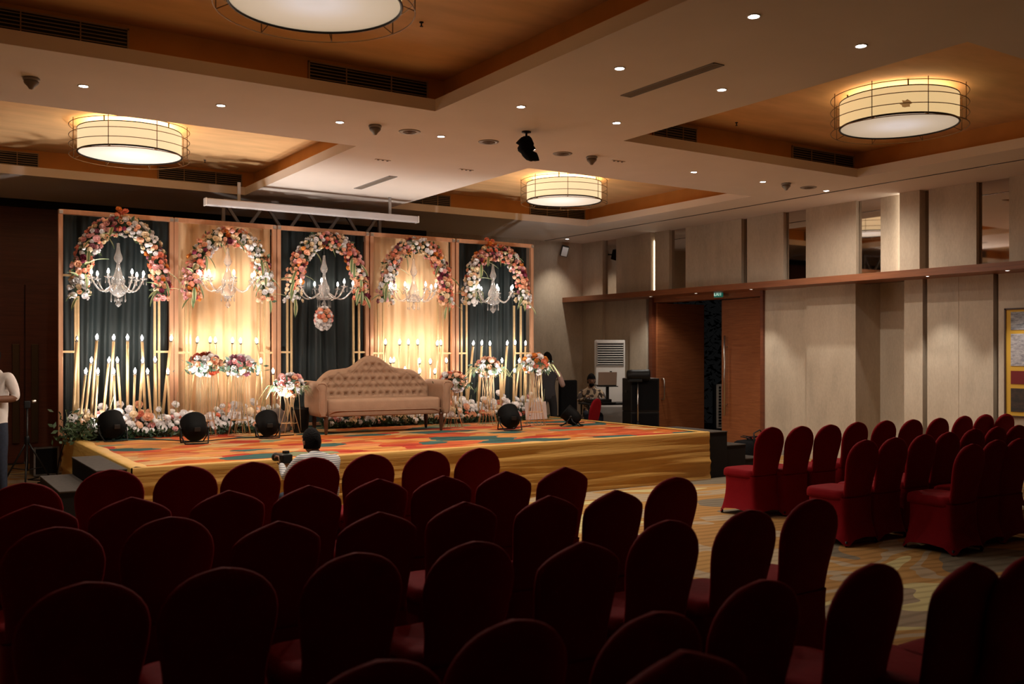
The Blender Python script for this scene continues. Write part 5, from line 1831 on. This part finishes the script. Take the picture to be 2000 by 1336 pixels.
def hand_into(mb, wrist, dirn, palm_n, mi=0, side=1, curl=.5, s=1.0):
    d_ = Vector(dirn).normalized(); n_ = Vector(palm_n); n_ = (n_ - d_ * n_.dot(d_)).normalized(); w_ = d_.cross(n_) * side
    M = Matrix((w_, d_, n_)).transposed().to_4x4(); M.translation = Vector(wrist)
    mb.ball(M @ (Vector((0, .045, 0)) * s), (.040 * s, .052 * s, .015 * s), 10, 6, mi, mtx=Matrix((w_, d_, n_)).transposed().to_4x4())
    for k, (x, L_) in enumerate(((-.030, .066), (-.010, .076), (.011, .072), (.030, .056))):
        pts = [Vector((x * .9, .06, 0))]
        a_ = 0
        for q in range(3):
            a_ += curl * (.55 + .25 * q)
            pts.append(pts[-1] + Vector((x * .04, math.cos(a_), math.sin(a_))) * L_ * (.45, .32, .26)[q])
        mb.tube([M @ (p * s) for p in pts], [.0095 * s, .009 * s, .008 * s, .006 * s], 7, mi)
    pts = [Vector((-.026, .015, .0)), Vector((-.050, .040, .012)), Vector((-.058, .066, .026)), Vector((-.050, .086, .036))]
    mb.tube([M @ (p * s) for p in pts], [.013 * s, .011 * s, .010 * s, .007 * s], 7, mi)


m, nt, b = nodes_mat('striped_shirt', .85)
tc = N(nt, 'ShaderNodeTexCoord'); sx = N(nt, 'ShaderNodeSeparateXYZ'); nt.links.new(tc.outputs['Object'], sx.inputs[0])
mu = N(nt, 'ShaderNodeMath', operation='MULTIPLY'); mu.inputs[1].default_value = 55; nt.links.new(sx.outputs['Z'], mu.inputs[0])
fr = N(nt, 'ShaderNodeMath', operation='FRACT'); nt.links.new(mu.outputs[0], fr.inputs[0])
rs = ramp(nt, [(0, (.52, .49, .46)), (.62, (.16, .18, .22))], 'CONSTANT'); nt.links.new(fr.outputs[0], rs.inputs['Fac']); nt.links.new(rs.outputs['Color'], b.inputs['Base Color'])
M_STRIPE = m
m, nt, b = nodes_mat('patterned_shirt', .85)
vo = N(nt, 'ShaderNodeTexVoronoi', Scale=22.0); tc = N(nt, 'ShaderNodeTexCoord'); nt.links.new(tc.outputs['Object'], vo.inputs['Vector'])
rs = ramp(nt, [(0, (.50, .38, .26)), (.5, (.07, .05, .04))], 'CONSTANT'); sp = N(nt, 'ShaderNodeSeparateColor'); nt.links.new(vo.outputs['Color'], sp.inputs[0]); nt.links.new(sp.outputs[0], rs.inputs['Fac']); nt.links.new(rs.outputs['Color'], b.inputs['Base Color'])
M_PATT = m

EB = [('pelvis', 'spine'), ('spine', 'chest'), ('chest', 'neck'), ('neck', 'headb')]
for s_ in 'LR':
    EB += [('chest', 'sh' + s_), ('sh' + s_, 'el' + s_), ('el' + s_, 'wr' + s_), ('pelvis', 'hip' + s_), ('hip' + s_, 'kn' + s_), ('kn' + s_, 'an' + s_), ('an' + s_, 'toe' + s_)]


def person(name_label, loc, rz, J, fwd, mats, legs_mi=2, fore_mi=0, curl=.6, hair_kw={}, shoe=True, hip_mi=2):
    """mats: 0 skin, 1 top, 2 trousers, 3 eye, 4 shoe"""
    t = thing('person', name_label, 'person', loc, rz)
    bones = [('pelvis', 'spine', 1), ('spine', 'chest', 1), ('neck', 'headb', 0), ('chest', 'shL', 1), ('chest', 'shR', 1)]
    for s_ in 'LR':
        bones += [('sh' + s_, 'el' + s_, 1), ('el' + s_, 'wr' + s_, fore_mi), ('pelvis', 'hip' + s_, hip_mi), ('hip' + s_, 'kn' + s_, 2), ('kn' + s_, 'an' + s_, 2), ('an' + s_, 'toe' + s_, 4)]
    me = skin_body('body', J, EB, mats, bones, t)
    ex = MB()
    hb = Vector(J['headb'][0])
    M = head_into(ex, hb + Vector((0, 0, .085)) + Vector(fwd) * .02, fwd, mi=0, mi_eye=3)
    for s_, sg in (('L', 1), ('R', -1)):
        w = Vector(J['wr' + s_][0]); e_ = Vector(J['el' + s_][0])
        hand_into(ex, w, w - e_, Vector(fwd) + Vector((0, 0, .4)), 0, sg, curl)
    merge(me, ex, 'body', mats, t)
    hair_on(t, M, **hair_kw)
    return t


# 1: man in a pale shirt at the photo's edge, facing the camera side, forearms raised before him
J = {'pelvis': ((0, 0, .93), (.185, .145)), 'spine': ((0, 0, 1.10), (.19, .145)), 'chest': ((0, 0, 1.34), (.195, .135)), 'neck': ((0, .0, 1.52), .058), 'headb': ((0, .01, 1.58), .052),
     'shL': ((-.19, 0, 1.45), .074), 'elL': ((-.29, .0, 1.17), .056), 'wrL': ((-.07, .22, 1.17), .030), 'shR': ((.19, 0, 1.46), .062), 'elR': ((.27, .0, 1.17), .046), 'wrR': ((.07, .24, 1.19), .030),
     'hipL': ((-.10, 0, .90), .092), 'knL': ((-.12, .02, .50), .062), 'anL': ((-.13, 0, .09), .043), 'toeL': ((-.14, .16, .035), .034),
     'hipR': ((.10, 0, .90), .092), 'knR': ((.12, .02, .50), .062), 'anR': ((.13, 0, .09), .043), 'toeR': ((.14, .16, .035), .034)}
M_SHOE = mat('dark_shoe', (.02, .018, .016), .5)
person('man in a pale shirt with dark jeans, cut off by the photo edge', (1.0, 12.35, 0), R(140), J, (0, 1, 0), [M_SKIN, M_SHIRTW, M_JEANS, M_EYE, M_SHOE], fore_mi=0, hip_mi=1)

# 2: photographer crouching before the stage, back to us
J = {'pelvis': ((0, -.10, .28), (.17, .13)), 'spine': ((0, -.06, .45), (.165, .13)), 'chest': ((0, .02, .66), (.19, .135)), 'neck': ((-.01, .07, .75), .066), 'headb': ((-.02, .10, .77), .058),
     'shL': ((-.18, .02, .72), .068), 'elL': ((-.27, .16, .52), .048), 'wrL': ((-.22, .34, .64), .030), 'shR': ((.18, .0, .70), .068), 'elR': ((.24, .20, .48), .048), 'wrR': ((-.04, .38, .60), .030),
     'hipL': ((-.12, -.04, .24), .095), 'knL': ((-.20, .36, .34), .068), 'anL': ((-.18, .12, .09), .045), 'toeL': ((-.19, .27, .035), .035),
     'hipR': ((.12, -.04, .24), .095), 'knR': ((.20, .34, .30), .068), 'anR': ((.18, .08, .09), .045), 'toeR': ((.20, .23, .035), .035)}
p = at_y(615, 850, 8.62)
ph = person('crouching photographer in a grey striped shirt, back turned, before the stage', (p.x, 8.50, 0), R(8), J, (-.10, .995, 0), [M_SKIN, M_STRIPE, M_JEANS, M_EYE, M_SHOE], fore_mi=1)
mp_ = ph.matrix_basis if False else (Matrix.Translation(ph.location) @ Matrix.Rotation(R(8), 4, 'Z'))
cpos = mp_ @ Vector((-.17, .34, .69))
t = thing('photo_camera', 'black camera held up beside the crouching photographer', 'camera', cpos, R(20))
MB().bbox((0, 0, -.01), (.12, .06, .085), bev=.012).build('camera_body', M_BLACK, t)
MB().lathe([(.036, 0), (.038, .02), (.038, .10), (.042, .11), (.042, .13), (.034, .13), (.030, .10)], 18, mtx=Matrix.Translation((0, .03, 0)) @ Matrix.Rotation(-math.pi / 2, 4, 'X')).build('camera_lens', M_DKMETAL, t)
MB().bbox((0, 0, .055), (.05, .05, .03), bev=.008).build('viewfinder', M_BLACK, t)

# 3: person standing behind the stage end, turned away
J = {'pelvis': ((0, 0, .93), (.145, .105)), 'spine': ((0, 0, 1.08), (.145, .11)), 'chest': ((0, 0, 1.28), (.16, .115)), 'neck': ((0, .01, 1.44), .055), 'headb': ((0, .03, 1.49), .050),
     'shL': ((-.17, 0, 1.37), .058), 'elL': ((-.25, .06, 1.10), .044), 'wrL': ((-.20, .28, 1.16), .028), 'shR': ((.17, 0, 1.37), .058), 'elR': ((.29, .08, 1.10), .048), 'wrR': ((.27, .30, 1.22), .030),
     'hipL': ((-.10, 0, .88), .088), 'knL': ((-.11, .02, .48), .058), 'anL': ((-.12, 0, .09), .042), 'toeL': ((-.13, .15, .035), .033),
     'hipR': ((.10, 0, .88), .088), 'knR': ((.11, .02, .48), .058), 'anR': ((.12, 0, .09), .042), 'toeR': ((.13, .15, .035), .033)}
p = at_y(1070, 700, 13.65)
sp3 = thing('person', 'person in a dark waistcoat with pale sleeves, turned away behind the stage end', 'person', (p.x, 13.65, 0), R(-25))
mats3 = [M_SKIN, mat('charcoal_waistcoat', (.035, .035, .042), .8), mat('black_trousers', (.015, .015, .018), .85), M_EYE, M_SHOE, mat('pink_sleeve', (.50, .36, .33), .8)]
bones = [('pelvis', 'spine', 1), ('spine', 'chest', 1), ('neck', 'headb', 0), ('chest', 'neck', 1)]
for s_ in 'LR':
    bones += [('sh' + s_, 'el' + s_, 5), ('el' + s_, 'wr' + s_, 5), ('pelvis', 'hip' + s_, 2), ('hip' + s_, 'kn' + s_, 2), ('kn' + s_, 'an' + s_, 2), ('an' + s_, 'toe' + s_, 4)]
me = skin_body('body', J, EB, mats3, bones, sp3)
ex = MB(); Mh = head_into(ex, Vector(J['headb'][0]) + Vector((0, .02, .085)), (.1, 1, -.2), mi=0, mi_eye=3)
for s_, sg in (('L', 1), ('R', -1)):
    w = Vector(J['wr' + s_][0]); e_ = Vector(J['el' + s_][0]); hand_into(ex, w, w - e_, (0, 1, .4), 0, sg, .7)
merge(me, ex, 'body', mats3, sp3); hair_on(sp3, Mh)

# 4: seated man at the sound desk, facing the camera
J = {'pelvis': ((0, 0, .52), (.15, .12)), 'spine': ((0, .0, .68), (.15, .115)), 'chest': ((0, .03, .88), (.165, .115)), 'neck': ((0, .05, 1.04), .055), 'headb': ((0, .07, 1.08), .050),
     'shL': ((-.18, .03, .96), .060), 'elL': ((-.26, .14, .76), .044), 'wrL': ((-.12, .34, .82), .028), 'shR': ((.18, .03, .96), .060), 'elR': ((.26, .14, .76), .044), 'wrR': ((.12, .34, .82), .028),
     'hipL': ((-.10, .02, .50), .090), 'knL': ((-.13, .42, .50), .062), 'anL': ((-.13, .40, .09), .042), 'toeL': ((-.14, .55, .035), .033),
     'hipR': ((.10, .02, .50), .090), 'knR': ((.13, .42, .50), .062), 'anR': ((.13, .40, .09), .042), 'toeR': ((.14, .55, .035), .033)}
p = at_y(1160, 742, 14.55)
person('bearded seated man in a patterned shirt behind the sound desk', (p.x, 14.65, 0), R(150), J, (0, .98, -.15), [M_SKIN, M_PATT, M_JEANS, M_EYE, M_SHOE], fore_mi=1, hair_kw=dict(beard=True))
t = thing('stool', 'plain black stool under the seated man at the sound desk', 'stool', (p.x, 14.65, 0))
MB().lathe([(.16, .36), (.17, .37), (.17, .40), (.15, .41)], 20).build('seat', M_BLACK, t)
for k in range(4):
    a_ = k * math.pi / 2 + .6
    MB().tube([(.12 * math.cos(a_), .12 * math.sin(a_), .37), (.17 * math.cos(a_), .17 * math.sin(a_), 0)], .012, 8).build('leg', M_DKMETAL, t)
